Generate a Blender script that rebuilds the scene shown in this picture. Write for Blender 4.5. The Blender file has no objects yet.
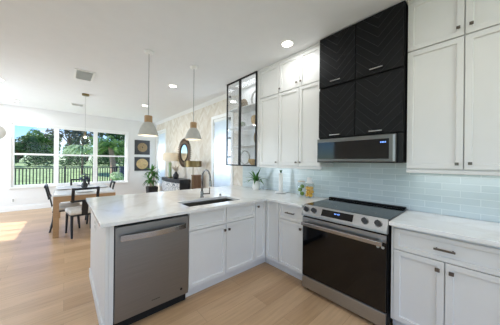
import bpy, bmesh, math, random
from math import sin, cos, pi, radians
from mathutils import Vector, Matrix

SC = bpy.context.scene
COL = SC.collection
rnd = random.Random(7)

# ------------------------------------------------------------------ camera
FPX, CX, CY = 205.36, 239.88, 162.18
YAW, ROLL, CAM_H = 0.705, 0.0107, 1.382
cam_d = bpy.data.cameras.new('camera')
cam = bpy.data.objects.new('camera', cam_d)
COL.objects.link(cam)
cam_d.sensor_width = 36.0
cam_d.lens = 36.0 * FPX / 500.0
cam_d.shift_x = (250.0 - CX) / 500.0
cam_d.shift_y = (CY - 162.5) / 500.0
cam_d.clip_start = 0.05
cam_d.clip_end = 300
F = Vector((sin(YAW), cos(YAW), 0))
R0 = Vector((cos(YAW), -sin(YAW), 0))
U0 = Vector((0, 0, 1))
R = cos(ROLL) * R0 + sin(ROLL) * U0
U = -sin(ROLL) * R0 + cos(ROLL) * U0
M4 = Matrix(((R.x, U.x, -F.x, 0), (R.y, U.y, -F.y, 0), (R.z, U.z, -F.z, CAM_H), (0, 0, 0, 1)))
cam.matrix_world = M4
SC.camera = cam

# ------------------------------------------------------------------ sky, sun, exposure
vs = SC.view_settings
vs.view_transform = 'Standard'
vs.look = 'None'
vs.gamma = 1.0
vs.use_curve_mapping = False
vs.exposure = 0.42
world = bpy.data.worlds.new('sky')
SC.world = world
world.use_nodes = True
wn = world.node_tree
bg = wn.nodes['Background']
sky = wn.nodes.new('ShaderNodeTexSky')
sky.sky_type = 'NISHITA'
sky.sun_disc = False
sky.sun_elevation = radians(42)
sky.sun_rotation = radians(-78)
sky.air_density = 1.0
sky.dust_density = 0.1
sky.ozone_density = 1.2
# drifting cloud mixed over the sky
tc = wn.nodes.new('ShaderNodeTexCoord')
nz = wn.nodes.new('ShaderNodeTexNoise')
nz.inputs['Scale'].default_value = 5.0
nz.inputs['Detail'].default_value = 6.0
rp = wn.nodes.new('ShaderNodeValToRGB')
rp.color_ramp.elements[0].position = 0.56
rp.color_ramp.elements[1].position = 0.74
mx = wn.nodes.new('ShaderNodeMix')
mx.data_type = 'RGBA'
wn.links.new(tc.outputs['Generated'], nz.inputs['Vector'])
wn.links.new(nz.outputs['Fac'], rp.inputs['Fac'])
wn.links.new(rp.outputs['Color'], mx.inputs['Factor'])
hs = wn.nodes.new('ShaderNodeHueSaturation')
hs.inputs['Saturation'].default_value = 1.25
wn.links.new(sky.outputs['Color'], hs.inputs['Color'])
tint = wn.nodes.new('ShaderNodeMix')
tint.data_type = 'RGBA'
tint.blend_type = 'MULTIPLY'
tint.inputs['Factor'].default_value = 1.0
tint.inputs['B'].default_value = (0.62, 0.86, 1.25, 1)
wn.links.new(hs.outputs['Color'], tint.inputs['A'])
wn.links.new(tint.outputs['Result'], mx.inputs['A'])
mx.inputs['B'].default_value = (6.0, 6.2, 6.6, 1)
wn.links.new(mx.outputs['Result'], bg.inputs['Color'])
SKY = 0.17
bg.inputs['Strength'].default_value = SKY

sun_d = bpy.data.lights.new('sun', 'SUN')
sun_d.energy = 6.0
sun_d.angle = radians(0.6)
sun_d.color = (1.0, 0.97, 0.94)
sun = bpy.data.objects.new('sun', sun_d)
COL.objects.link(sun)
sun_dir = Vector((0.97 * cos(radians(42)), -0.24 * cos(radians(42)), -sin(radians(42))))
sun.rotation_euler = sun_dir.to_track_quat('-Z', 'Y').to_euler()
sun.location = (-20, 10, 20)


def area(name, loc, direction, sx, sy, power, color):
    d = bpy.data.lights.new(name, 'AREA')
    d.shape = 'RECTANGLE'
    d.size, d.size_y = sx, sy
    d.energy = power
    d.color = color
    d.spread = radians(145)
    o = bpy.data.objects.new(name, d)
    COL.objects.link(o)
    o.location = loc
    o.rotation_euler = Vector(direction).to_track_quat('-Z', 'Z').to_euler()
    return o


DAY = (0.74, 0.87, 1.0)
P_SLIDER, P_REAR, P_BLIND = 62, 17, 20
area('daylight_sliding_door', (-2.85, 6.5, 1.25), (1, 0, 0), 1.6, 2.1, P_SLIDER, DAY)
area('fill_rear_room', (0.0, -2.9, 1.5), (0, 1, 0), 4.0, 2.2, P_REAR, (0.84, 0.92, 1.0))  # added booster lamp, fill light from the unseen rear room
area('daylight_blind_near', (3.05, 3.77, 1.55), (-1, 0, 0), 0.7, 1.7, P_BLIND, DAY)
area('daylight_blind_far', (3.05, 7.57, 1.55), (-1, 0, 0), 0.8, 1.8, P_BLIND, DAY)
P_CAN = 6.2
P_LED = 0.6
P_PEND = 1.0


# ------------------------------------------------------------------ materials
def lin(c):
    return tuple(((v / 255) / 12.92 if v / 255 <= 0.04045 else ((v / 255 + 0.055) / 1.055) ** 2.4) for v in c) + (1.0,)


def newmat(name):
    m = bpy.data.materials.new(name)
    m.use_nodes = True
    return m, m.node_tree, m.node_tree.nodes['Principled BSDF']


def N(nt, t, **kw):
    n = nt.nodes.new(t)
    for k, v in kw.items():
        setattr(n, k, v)
    return n


def math_node(nt, op, a, b=None):
    n = nt.nodes.new('ShaderNodeMath')
    n.operation = op
    for i, v in enumerate((a, b)):
        if v is None:
            continue
        if hasattr(v, 'is_output'):
            nt.links.new(v, n.inputs[i])
        else:
            n.inputs[i].default_value = v
    return n.outputs[0]


def mix(nt, fac, a, b, blend='MIX'):
    n = nt.nodes.new('ShaderNodeMix')
    n.data_type = 'RGBA'
    n.blend_type = blend
    for key, v in (('Factor', fac), ('A', a), ('B', b)):
        if hasattr(v, 'is_output'):
            nt.links.new(v, n.inputs[key])
        else:
            n.inputs[key].default_value = v
    return n.outputs['Result']


def noise(nt, scale, detail=3.0, stretch=None):
    c = nt.nodes.new('ShaderNodeTexCoord')
    n = nt.nodes.new('ShaderNodeTexNoise')
    n.inputs['Scale'].default_value = scale
    n.inputs['Detail'].default_value = detail
    if stretch:
        mp = nt.nodes.new('ShaderNodeMapping')
        mp.inputs['Scale'].default_value = stretch
        nt.links.new(c.outputs['Object'], mp.inputs['Vector'])
        nt.links.new(mp.outputs['Vector'], n.inputs['Vector'])
    else:
        nt.links.new(c.outputs['Object'], n.inputs['Vector'])
    return n.outputs['Fac']


def ramp(nt, fac, stops):
    r = nt.nodes.new('ShaderNodeValToRGB')
    e = r.color_ramp.elements
    while len(e) < len(stops):
        e.new(0.5)
    for i, (p, c) in enumerate(stops):
        e[i].position = p
        e[i].color = c
    nt.links.new(fac, r.inputs['Fac'])
    return r.outputs['Color']


def mat(name, rgb, rough=0.5, metal=0.0, var=0.05, scale=6.0, stretch=None, bump=0.0, spec=None, coat=0.0):
    m, nt, p = newmat(name)
    c = lin(rgb)
    lo = tuple(max(0, v * (1 - var)) for v in c[:3]) + (1,)
    hi = tuple(min(1, v * (1 + var)) for v in c[:3]) + (1,)
    f = noise(nt, scale, 3.0, stretch)
    nt.links.new(ramp(nt, f, [(0.3, lo), (0.7, hi)]), p.inputs['Base Color'])
    p.inputs['Roughness'].default_value = rough
    p.inputs['Metallic'].default_value = metal
    if spec is not None:
        p.inputs['Specular IOR Level'].default_value = spec
    if coat:
        p.inputs['Coat Weight'].default_value = coat
    if bump:
        b = nt.nodes.new('ShaderNodeBump')
        b.inputs['Strength'].default_value = bump
        b.inputs['Distance'].default_value = 0.01
        nt.links.new(f, b.inputs['Height'])
        nt.links.new(b.outputs['Normal'], p.inputs['Normal'])
    return m


def emit(name, rgb, strength):
    m = bpy.data.materials.new(name)
    m.use_nodes = True
    nt = m.node_tree
    nt.nodes.clear()
    e = nt.nodes.new('ShaderNodeEmission')
    e.inputs['Color'].default_value = lin(rgb)
    e.inputs['Strength'].default_value = strength
    o = nt.nodes.new('ShaderNodeOutputMaterial')
    nt.links.new(e.outputs[0], o.inputs['Surface'])
    return m


def glassmat(name, tint=(1, 1, 1, 1), gloss=0.008, rough=0.02, fres=0.12):
    m = bpy.data.materials.new(name)
    m.use_nodes = True
    nt = m.node_tree
    nt.nodes.clear()
    t = nt.nodes.new('ShaderNodeBsdfTransparent')
    t.inputs['Color'].default_value = tint
    g = nt.nodes.new('ShaderNodeBsdfGlossy')
    g.inputs['Roughness'].default_value = rough
    lw = nt.nodes.new('ShaderNodeLayerWeight')
    lw.inputs['Blend'].default_value = 0.25
    fac = math_node(nt, 'ADD', math_node(nt, 'MULTIPLY', lw.outputs['Fresnel'], fres), gloss)
    s = nt.nodes.new('ShaderNodeMixShader')
    nt.links.new(fac, s.inputs[0])
    nt.links.new(t.outputs[0], s.inputs[1])
    nt.links.new(g.outputs[0], s.inputs[2])
    o = nt.nodes.new('ShaderNodeOutputMaterial')
    nt.links.new(s.outputs[0], o.inputs['Surface'])
    return m


def translucent(name, rgb, amount=0.5):
    m = bpy.data.materials.new(name)
    m.use_nodes = True
    nt = m.node_tree
    nt.nodes.clear()
    f = noise(nt, 8.0)
    c = lin(rgb)
    col = ramp(nt, f, [(0.3, tuple(v * 0.95 for v in c[:3]) + (1,)), (0.7, c)])
    d = nt.nodes.new('ShaderNodeBsdfDiffuse')
    t = nt.nodes.new('ShaderNodeBsdfTranslucent')
    nt.links.new(col, d.inputs['Color'])
    nt.links.new(col, t.inputs['Color'])
    s = nt.nodes.new('ShaderNodeMixShader')
    s.inputs[0].default_value = amount
    nt.links.new(d.outputs[0], s.inputs[1])
    nt.links.new(t.outputs[0], s.inputs[2])
    o = nt.nodes.new('ShaderNodeOutputMaterial')
    nt.links.new(s.outputs[0], o.inputs['Surface'])
    return m


def oak_floor():
    m, nt, p = newmat('oak_planks')
    c = N(nt, 'ShaderNodeTexCoord')
    b = N(nt, 'ShaderNodeTexBrick', offset=0.37, offset_frequency=2)
    b.inputs['Scale'].default_value = 1.0
    b.inputs['Mortar Size'].default_value = 0.0012
    b.inputs['Mortar Smooth'].default_value = 0.3
    b.inputs['Brick Width'].default_value = 1.5
    b.inputs['Row Height'].default_value = 0.19
    b.inputs['Bias'].default_value = 0.0
    b.inputs['Color1'].default_value = lin((203, 169, 133))
    b.inputs['Color2'].default_value = lin((184, 149, 113))
    b.inputs['Mortar'].default_value = lin((150, 122, 92))
    nt.links.new(c.outputs['Object'], b.inputs['Vector'])
    g = noise(nt, 3.0, 6.0, (1.0, 14.0, 1.0))
    grain = ramp(nt, g, [(0.3, (0.88, 0.865, 0.845, 1)), (0.65, (1.05, 1.045, 1.03, 1))])
    g2 = noise(nt, 1.2, 2.0, (0.6, 3.0, 1.0))
    tone = ramp(nt, g2, [(0.35, (0.92, 0.91, 0.90, 1)), (0.65, (1.05, 1.05, 1.05, 1))])
    col = mix(nt, 1.0, b.outputs['Color'], grain, 'MULTIPLY')
    col = mix(nt, 1.0, col, tone, 'MULTIPLY')
    nt.links.new(col, p.inputs['Base Color'])
    p.inputs['Roughness'].default_value = 0.3
    bp = N(nt, 'ShaderNodeBump')
    bp.inputs['Strength'].default_value = 0.08
    bp.inputs['Distance'].default_value = 0.01
    nt.links.new(g, bp.inputs['Height'])
    nt.links.new(bp.outputs['Normal'], p.inputs['Normal'])
    return m


def tile_splash():
    m, nt, p = newmat('glass_tile')
    c = N(nt, 'ShaderNodeTexCoord')
    s = N(nt, 'ShaderNodeSeparateXYZ')
    nt.links.new(c.outputs['Object'], s.inputs[0])
    cb = N(nt, 'ShaderNodeCombineXYZ')
    nt.links.new(s.outputs['Y'], cb.inputs['X'])
    nt.links.new(s.outputs['Z'], cb.inputs['Y'])
    b = N(nt, 'ShaderNodeTexBrick', offset=0.5, offset_frequency=2)
    b.inputs['Scale'].default_value = 1.0
    b.inputs['Mortar Size'].default_value = 0.0022
    b.inputs['Mortar Smooth'].default_value = 0.1
    b.inputs['Brick Width'].default_value = 0.235
    b.inputs['Row Height'].default_value = 0.0605
    b.inputs['Color1'].default_value = lin((204, 215, 216))
    b.inputs['Color2'].default_value = lin((194, 207, 209))
    b.inputs['Mortar'].default_value = lin((226, 234, 234))
    nt.links.new(cb.outputs[0], b.inputs['Vector'])
    nt.links.new(b.outputs['Color'], p.inputs['Base Color'])
    p.inputs['Roughness'].default_value = 0.16
    bp = N(nt, 'ShaderNodeBump', invert=True)
    bp.inputs['Strength'].default_value = 0.25
    bp.inputs['Distance'].default_value = 0.002
    nt.links.new(b.outputs['Fac'], bp.inputs['Height'])
    nt.links.new(bp.outputs['Normal'], p.inputs['Normal'])
    return m


def chevron(name, axis, width, period, base, dark, light, rough, center=0.0, groove=0.08, gstr=0.5, seam_glint=None):
    """diagonal boards that mirror from column to column; axis = horizontal coordinate"""
    m, nt, p = newmat(name)
    c = N(nt, 'ShaderNodeTexCoord')
    s = N(nt, 'ShaderNodeSeparateXYZ')
    nt.links.new(c.outputs['Object'], s.inputs[0])
    h = math_node(nt, 'SUBTRACT', s.outputs[axis], center)
    z = s.outputs['Z']
    colx = math_node(nt, 'FLOOR', math_node(nt, 'DIVIDE', h, width))
    pp = math_node(nt, 'PINGPONG', h, width)
    t = math_node(nt, 'DIVIDE', math_node(nt, 'SUBTRACT', z, pp), period)
    idx = math_node(nt, 'FLOOR', t)
    fr = math_node(nt, 'FRACT', t)
    cb = N(nt, 'ShaderNodeCombineXYZ')
    nt.links.new(colx, cb.inputs['X'])
    nt.links.new(idx, cb.inputs['Y'])
    w = N(nt, 'ShaderNodeTexWhiteNoise', noise_dimensions='3D')
    nt.links.new(cb.outputs[0], w.inputs['Vector'])
    tone = ramp(nt, w.outputs['Value'], [(0.0, dark), (0.5, base), (1.0, light)])
    g = noise(nt, 9.0, 4.0)
    tone = mix(nt, 0.35, tone, ramp(nt, g, [(0.3, dark), (0.7, light)]))
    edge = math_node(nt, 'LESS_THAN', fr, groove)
    seam = mix(nt, math_node(nt, 'MULTIPLY', edge, gstr), tone, seam_glint or dark)
    nt.links.new(seam, p.inputs['Base Color'])
    p.inputs['Roughness'].default_value = rough
    p.inputs['Specular IOR Level'].default_value = 0.2
    bp = N(nt, 'ShaderNodeBump', invert=True)
    bp.inputs['Strength'].default_value = 0.6
    bp.inputs['Distance'].default_value = 0.004
    nt.links.new(edge, bp.inputs['Height'])
    nt.links.new(bp.outputs['Normal'], p.inputs['Normal'])
    return m


def quartz():
    m, nt, p = newmat('white_quartz')
    f = noise(nt, 2.2, 8.0)
    v = noise(nt, 40.0, 2.0)
    vein = ramp(nt, f, [(0.44, lin((240, 239, 237))), (0.5, lin((231, 228, 224))), (0.56, lin((240, 239, 237)))])
    speck = ramp(nt, v, [(0.35, (0.97, 0.97, 0.97, 1)), (0.6, (1, 1, 1, 1))])
    nt.links.new(mix(nt, 1.0, vein, speck, 'MULTIPLY'), p.inputs['Base Color'])
    p.inputs['Roughness'].default_value = 0.12
    return m


def inlay():
    m, nt, p = newmat('bone_inlay')
    c = N(nt, 'ShaderNodeTexCoord')
    v = N(nt, 'ShaderNodeTexVoronoi', feature='DISTANCE_TO_EDGE')
    v.inputs['Scale'].default_value = 9.0
    nt.links.new(c.outputs['Object'], v.inputs['Vector'])
    nt.links.new(ramp(nt, v.outputs['Distance'], [(0.02, lin((120, 130, 135))), (0.07, lin((232, 232, 228)))]), p.inputs['Base Color'])
    p.inputs['Roughness'].default_value = 0.45
    return m


def leafmat(name, a, b, tr=0.3):
    m, nt, p = newmat(name)
    f = noise(nt, 4.0, 4.0)
    col = ramp(nt, f, [(0.35, lin(a)), (0.65, lin(b))])
    nt.links.new(col, p.inputs['Base Color'])
    p.inputs['Roughness'].default_value = 0.5
    p.inputs['Specular IOR Level'].default_value = 0.3
    t = nt.nodes.new('ShaderNodeBsdfTranslucent')
    nt.links.new(col, t.inputs['Color'])
    s = nt.nodes.new('ShaderNodeMixShader')
    s.inputs[0].default_value = tr
    nt.links.new(p.outputs[0], s.inputs[1])
    nt.links.new(t.outputs[0], s.inputs[2])
    nt.links.new(s.outputs[0], nt.nodes['Material Output'].inputs['Surface'])
    return m


M = {}
M['paint'] = mat('wall_paint', (234, 233, 231), 0.7, var=0.01)
M['ceil'] = mat('ceiling_paint', (236, 237, 238), 0.8, var=0.01)
M['trim'] = mat('trim_paint', (242, 242, 240), 0.4, var=0.01)
M['floor'] = oak_floor()
M['cab'] = mat('cabinet_paint', (229, 227, 224), 0.38, var=0.012)
M['tile'] = tile_splash()
M['herring'] = chevron('herringbone_wood', 'Y', 0.17, 0.10, lin((224, 216, 203)), lin((209, 197, 180)), lin((234, 229, 221)), 0.6)
M['black_chev'] = chevron('black_chevron', 'Y', 0.195, 0.09, lin((15, 15, 16)), lin((13, 13, 14)), lin((17, 17, 18)), 0.5, center=0.19, groove=0.05, gstr=1.0, seam_glint=lin((52, 52, 54)))  # paler seam colour paints in the light caught on groove edges
M['black'] = mat('black_paint', (14, 14, 15), 0.5, var=0.1, spec=0.2)
M['black_metal'] = mat('black_metal', (30, 30, 31), 0.4, metal=0.6, var=0.1)
M['gloss_black'] = mat('black_glass', (9, 9, 10), 0.06, var=0.1)
M['cook'] = mat('cooktop_glass', (20, 21, 22), 0.14, var=0.1)
M['steel'] = mat('brushed_steel', (170, 171, 172), 0.32, metal=1.0, var=0.06, scale=3.0, stretch=(1, 1, 60))
M['dwsteel'] = mat('dishwasher_steel', (143, 143, 143), 0.38, metal=1.0, var=0.05, scale=3.0, stretch=(1, 1, 50))
M['mwsteel'] = mat('microwave_steel', (112, 110, 107), 0.34, metal=1.0, var=0.05, scale=3.0, stretch=(1, 60, 1))
M['steelb'] = mat('bright_steel', (180, 178, 175), 0.24, metal=1.0, var=0.04)
M['nickel'] = mat('brushed_nickel', (138, 136, 134), 0.25, metal=1.0, var=0.05)
M['bronze'] = mat('dark_nickel', (112, 104, 96), 0.35, metal=1.0, var=0.05)
M['quartz'] = quartz()
M['sink'] = mat('sink_steel', (150, 148, 142), 0.35, metal=1.0, var=0.06)
M['white'] = mat('white_ceramic', (238, 237, 233), 0.3, var=0.02)
M['wax'] = mat('white_wax', (244, 242, 236), 0.5, var=0.01)
M['glass'] = glassmat('clear_glass')
M['cabglass'] = glassmat('cabinet_glass', (0.98, 0.99, 1.0, 1), 0.03, fres=0.35)
M['jarglass'] = glassmat('jar_glass', (0.99, 0.995, 0.99, 1), 0.015, fres=0.2)
M['can'] = emit('lamp_glow', (255, 246, 232), 12.0)
M['bulb'] = emit('bulb_glow', (255, 236, 205), 5.0)
M['disp'] = emit('blue_display', (120, 165, 255), 1.5)
M['shadeout'] = mat('pendant_concrete', (188, 185, 178), 0.7, var=0.05, scale=20)
M['woodcol'] = mat('pendant_wood', (170, 136, 98), 0.5, var=0.12, scale=8, stretch=(3, 3, 0.5))
M['cord'] = mat('grey_cord', (150, 150, 150), 0.6)
M['tablewood'] = mat('table_wood', (183, 146, 106), 0.5, var=0.12, scale=6, stretch=(1, 8, 8))
M['tabletop'] = mat('white_table_top', (238, 236, 232), 0.25, var=0.02)
M['chairblk'] = mat('chair_black', (30, 32, 36), 0.4, var=0.1)
M['seat'] = mat('seat_fabric', (226, 221, 213), 0.85, var=0.04, scale=60, bump=0.1)
M['plate'] = mat('plate_ceramic', (225, 226, 226), 0.3, var=0.03)
M['mat'] = mat('placemat_weave', (196, 192, 186), 0.8, var=0.1, scale=80)
M['rattan'] = mat('rattan', (160, 136, 100), 0.7, var=0.25, scale=40, bump=0.4)
M['gold'] = mat('brass', (122, 104, 72), 0.4, metal=1.0, var=0.08)
M['goldleaf'] = mat('gold_leaf', (190, 158, 104), 0.5, metal=0.3, var=0.2, scale=25, bump=0.3)
M['mirrorwood'] = mat('mirror_wood', (98, 78, 62), 0.6, var=0.3, scale=20)
M['mirror'] = mat('mirror_silver', (235, 238, 238), 0.03, metal=1.0, var=0.01)
M['inlay'] = inlay()
M['console'] = mat('console_black', (44, 46, 50), 0.45, var=0.15)
M['brown'] = mat('fluted_wood', (120, 88, 62), 0.6, var=0.25, scale=6, stretch=(12, 12, 1))
M['lampgreen'] = mat('lamp_glass_green', (150, 168, 130), 0.25, var=0.1)
M['lampshade'] = translucent('lamp_shade_linen', (244, 238, 226), 0.5)
M['blind'] = translucent('white_blind', (246, 248, 250), 0.6)
M['pot'] = mat('black_pot', (40, 40, 42), 0.5, var=0.1)
M['soil'] = mat('potting_soil', (58, 44, 34), 0.9, var=0.3, scale=50)
M['leaf'] = leafmat('house_leaf', (44, 92, 38), (98, 156, 70))
M['stemb'] = mat('cane_stem', (140, 120, 88), 0.7, var=0.2)
M['dried'] = mat('dried_flower', (216, 204, 186), 0.8, var=0.1)
M['lime'] = mat('lime_skin', (108, 142, 48), 0.4, var=0.2, scale=12)
M['lemon'] = mat('lemon_skin', (228, 176, 40), 0.4, var=0.12, scale=12)
M['art'] = mat('art_slate', (62, 64, 68), 0.7, var=0.25, scale=5)
M['artgold'] = mat('art_gold', (198, 172, 124), 0.6, var=0.2, scale=30)
M['greydec'] = mat('grey_decor', (176, 172, 164), 0.7, var=0.1)
M['dark'] = mat('dark_gap', (14, 14, 14), 0.8)
M['lawn'] = mat('lawn_grass', (150, 172, 118), 0.9, var=0.35, scale=3.0)
M['patio'] = mat('patio_concrete', (176, 172, 164), 0.9, var=0.08, scale=3.0)
M['leaf_dark'] = leafmat('tree_leaf_dark', (34, 62, 36), (84, 122, 66))
M['leaf_mid'] = leafmat('tree_leaf_mid', (58, 96, 48), (122, 162, 84))
M['leaf_grey'] = leafmat('tree_leaf_grey', (64, 74, 66), (118, 122, 108))
M['leaf_pale'] = leafmat('tree_leaf_pale', (140, 172, 122), (204, 222, 182))
M['bark'] = mat('tree_bark', (110, 92, 76), 0.9, var=0.3, scale=8)
M['palmbark'] = mat('palm_bark', (160, 134, 118), 0.9, var=0.3, scale=12, stretch=(1, 1, 5))
M['fence'] = mat('fence_metal', (34, 38, 44), 0.5, var=0.1)
M['slate'] = mat('slate_blue', (52, 60, 78), 0.6, var=0.1)
M['stucco'] = mat('stucco', (214, 208, 198), 0.9, var=0.05)


# ------------------------------------------------------------------ mesh helpers
class MB:
    """collects shapes into one mesh"""

    def __init__(self):
        self.bm = bmesh.new()

    def box(self, x0, y0, z0, x1, y1, z1, bev=0.0):
        r = bmesh.ops.create_cube(self.bm, size=1.0)
        vs_ = r['verts']
        for v in vs_:
            v.co = Vector(((x0 + x1) / 2 + v.co.x * (x1 - x0), (y0 + y1) / 2 + v.co.y * (y1 - y0), (z0 + z1) / 2 + v.co.z * (z1 - z0)))
        if bev:
            es = list({e for v in vs_ for e in v.link_edges})
            bmesh.ops.bevel(self.bm, geom=es, offset=bev, segments=2, affect='EDGES', profile=0.5)
        return self

    def bar(self, a, b, r, seg=12, r2=None, cap=True):
        a, b = Vector(a), Vector(b)
        d = b - a
        res = bmesh.ops.create_cone(self.bm, cap_ends=cap, segments=seg, radius1=r, radius2=r if r2 is None else r2, depth=d.length)
        q = d.to_track_quat('Z', 'Y')
        bmesh.ops.transform(self.bm, matrix=Matrix.Translation((a + b) / 2) @ q.to_matrix().to_4x4(), verts=res['verts'])
        return self

    def beam(self, a, b, w, h, up=(0, 0, 1), bev=0.0):
        """rectangular bar from a to b; w across, h along up"""
        a, b = Vector(a), Vector(b)
        d = (b - a)
        L = d.length
        d.normalize()
        side = d.cross(Vector(up))
        if side.length < 1e-4:
            side = d.cross(Vector((0, 1, 0)))
        side.normalize()
        u2 = side.cross(d)
        r = bmesh.ops.create_cube(self.bm, size=1.0)
        for v in r['verts']:
            c = v.co.copy()
            v.co = (a + b) / 2 + d * c.x * L + side * c.y * w + u2 * c.z * h
        if bev:
            es = list({e for v in r['verts'] for e in v.link_edges})
            bmesh.ops.bevel(self.bm, geom=es, offset=bev, segments=2, affect='EDGES', profile=0.5)
        return self

    def lathe(self, prof, c=(0, 0, 0), seg=32, axis='Z', close=False):
        rings = []
        for r, h in prof:
            ring = []
            for k in range(seg):
                t = 2 * pi * k / seg
                p = (r * cos(t), r * sin(t), h)
                if axis == 'X':
                    p = (h, r * cos(t), r * sin(t))
                elif axis == 'Y':
                    p = (r * cos(t), h, r * sin(t))
                ring.append(self.bm.verts.new((c[0] + p[0], c[1] + p[1], c[2] + p[2])))
            rings.append(ring)
        n = len(rings)
        for i in range(n if close else n - 1):
            a, b = rings[i], rings[(i + 1) % n]
            for k in range(seg):
                self.bm.faces.new((a[k], a[(k + 1) % seg], b[(k + 1) % seg], b[k]))
        if not close:
            for ring in (rings[0], rings[-1]):
                try:
                    self.bm.faces.new(ring)
                except ValueError:
                    pass
        return self

    def ball(self, c, r, sx=1, sy=1, sz=1, sub=2):
        res = bmesh.ops.create_icosphere(self.bm, subdivisions=sub, radius=r)
        for v in res['verts']:
            v.co = Vector((c[0] + v.co.x * sx, c[1] + v.co.y * sy, c[2] + v.co.z * sz))
        return self

    def tube(self, pts, r, seg=12, radii=None):
        pts = [Vector(p) for p in pts]
        rings = []
        prev = None
        for i, p in enumerate(pts):
            d = (pts[min(i + 1, len(pts) - 1)] - pts[max(i - 1, 0)]).normalized()
            if prev is None:
                s = d.cross(Vector((0, 0, 1)))
                if s.length < 1e-3:
                    s = d.cross(Vector((0, 1, 0)))
            else:
                s = prev - d * prev.dot(d)
            s.normalize()
            prev = s
            u = d.cross(s)
            rr = radii[i] if radii else r
            rings.append([self.bm.verts.new(p + rr * (cos(2 * pi * k / seg) * s + sin(2 * pi * k / seg) * u)) for k in range(seg)])
        for a, b in zip(rings, rings[1:]):
            for k in range(seg):
                self.bm.faces.new((a[k], a[(k + 1) % seg], b[(k + 1) % seg], b[k]))
        self.bm.faces.new(rings[0])
        self.bm.faces.new(rings[-1])
        return self

    def prism(self, pts, z0, z1, axis='Z'):
        """outline extruded; axis Z: pts are (x, y); X: (y, z); Y: (x, z)"""
        def P(p, h):
            if axis == 'Z':
                return (p[0], p[1], h)
            if axis == 'X':
                return (h, p[0], p[1])
            return (p[0], h, p[1])
        a = [self.bm.verts.new(P(p, z0)) for p in pts]
        b = [self.bm.verts.new(P(p, z1)) for p in pts]
        n = len(pts)
        for i in range(n):
            self.bm.faces.new((a[i], a[(i + 1) % n], b[(i + 1) % n], b[i]))
        self.bm.faces.new(a)
        self.bm.faces.new(b)
        return self

    def blade(self, a, direction, length, width, droop, seg=6, twist=0.0, thick=0.0):
        """a leaf strip that bends down"""
        a = Vector(a)
        d = Vector(direction).normalized()
        side = d.cross(Vector((0, 0, 1)))
        if side.length < 1e-3:
            side = Vector((1, 0, 0))
        side.normalize()
        rows = []
        p = a.copy()
        for i in range(seg + 1):
            t = i / seg
            w = width * (math.sin(pi * min(1, 0.12 + t * 0.9)) ** 0.8) * 0.5
            up = side.cross(d).normalized()
            rows.append((self.bm.verts.new(p - side * w + up * w * 0.35), self.bm.verts.new(p), self.bm.verts.new(p + side * w + up * w * 0.35)))
            d = (d + Vector((0, 0, -droop / seg))).normalized()
            p = p + d * (length / seg)
        for r1, r2 in zip(rows, rows[1:]):
            self.bm.faces.new((r1[0], r1[1], r2[1], r2[0]))
            self.bm.faces.new((r1[1], r1[2], r2[2], r2[1]))
        return self

    def quad_leaf(self, c, n, size):
        n = Vector(n).normalized()
        s = n.cross(Vector((0.31, 0.2, 0.93))).normalized()
        u = n.cross(s)
        c = Vector(c)
        v = [self.bm.verts.new(c + size * q) for q in (-s * 0.5, -u * 0.28 , s * 0.5, u * 0.28)]
        self.bm.faces.new(v)
        return self

    def build(self, name, m, parent=None, smooth=None, bevel=0.0, fixn=True):
        if fixn:
            bmesh.ops.recalc_face_normals(self.bm, faces=self.bm.faces)
        off = Vector((0, 0, 0))
        if parent is not None:
            r = parent
            while r.parent is not None:
                r = r.parent
            if r.type == 'EMPTY':
                off = Vector(r.get('_org', (0, 0, 0)))
        if off.length:
            bmesh.ops.translate(self.bm, vec=-off, verts=self.bm.verts)
        me = bpy.data.meshes.new(name)
        self.bm.to_mesh(me)
        self.bm.free()
        me.materials.append(m)
        o = bpy.data.objects.new(name, me)
        COL.objects.link(o)
        if parent is not None:
            o.parent = parent
        if smooth:
            for p in me.polygons:
                p.use_smooth = True
            if smooth != 'all':
                me.set_sharp_from_angle(angle=radians(smooth if not isinstance(smooth, bool) else 40))
        if bevel:
            b = o.modifiers.new('edge', 'BEVEL')
            b.width = bevel
            b.segments = 2
            b.limit_method = 'ANGLE'
            b.angle_limit = radians(40)
        return o


def tag(o, label=None, cat=None, group=None, kind=None):
    if label:
        o['label'] = label
    if cat:
        o['category'] = cat
    if group:
        o['group'] = group
    if kind:
        o['kind'] = kind
    return o


def thing(name, label, cat, loc=(0, 0, 0), group=None):
    o = bpy.data.objects.new(name, None)
    COL.objects.link(o)
    o.location = loc
    o['_org'] = loc
    o.empty_display_size = 0.1
    return tag(o, label, cat, group)


def copy_tree(o, loc=None, rotz=None, label=None, parent=None):
    c = o.copy()
    COL.objects.link(c)
    if parent is not None:
        c.parent = parent
    for ch in list(o.children):
        copy_tree(ch, parent=c)
    if loc is not None:
        c.location = loc
    if rotz is not None:
        c.rotation_euler = (0, 0, rotz)
    if label:
        c['label'] = label
    return c


def struct(name, mb, m, parent=None, **kw):
    o = mb.build(name, m, parent, **kw)
    if parent is None:
        o['kind'] = 'structure'
    return o


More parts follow.
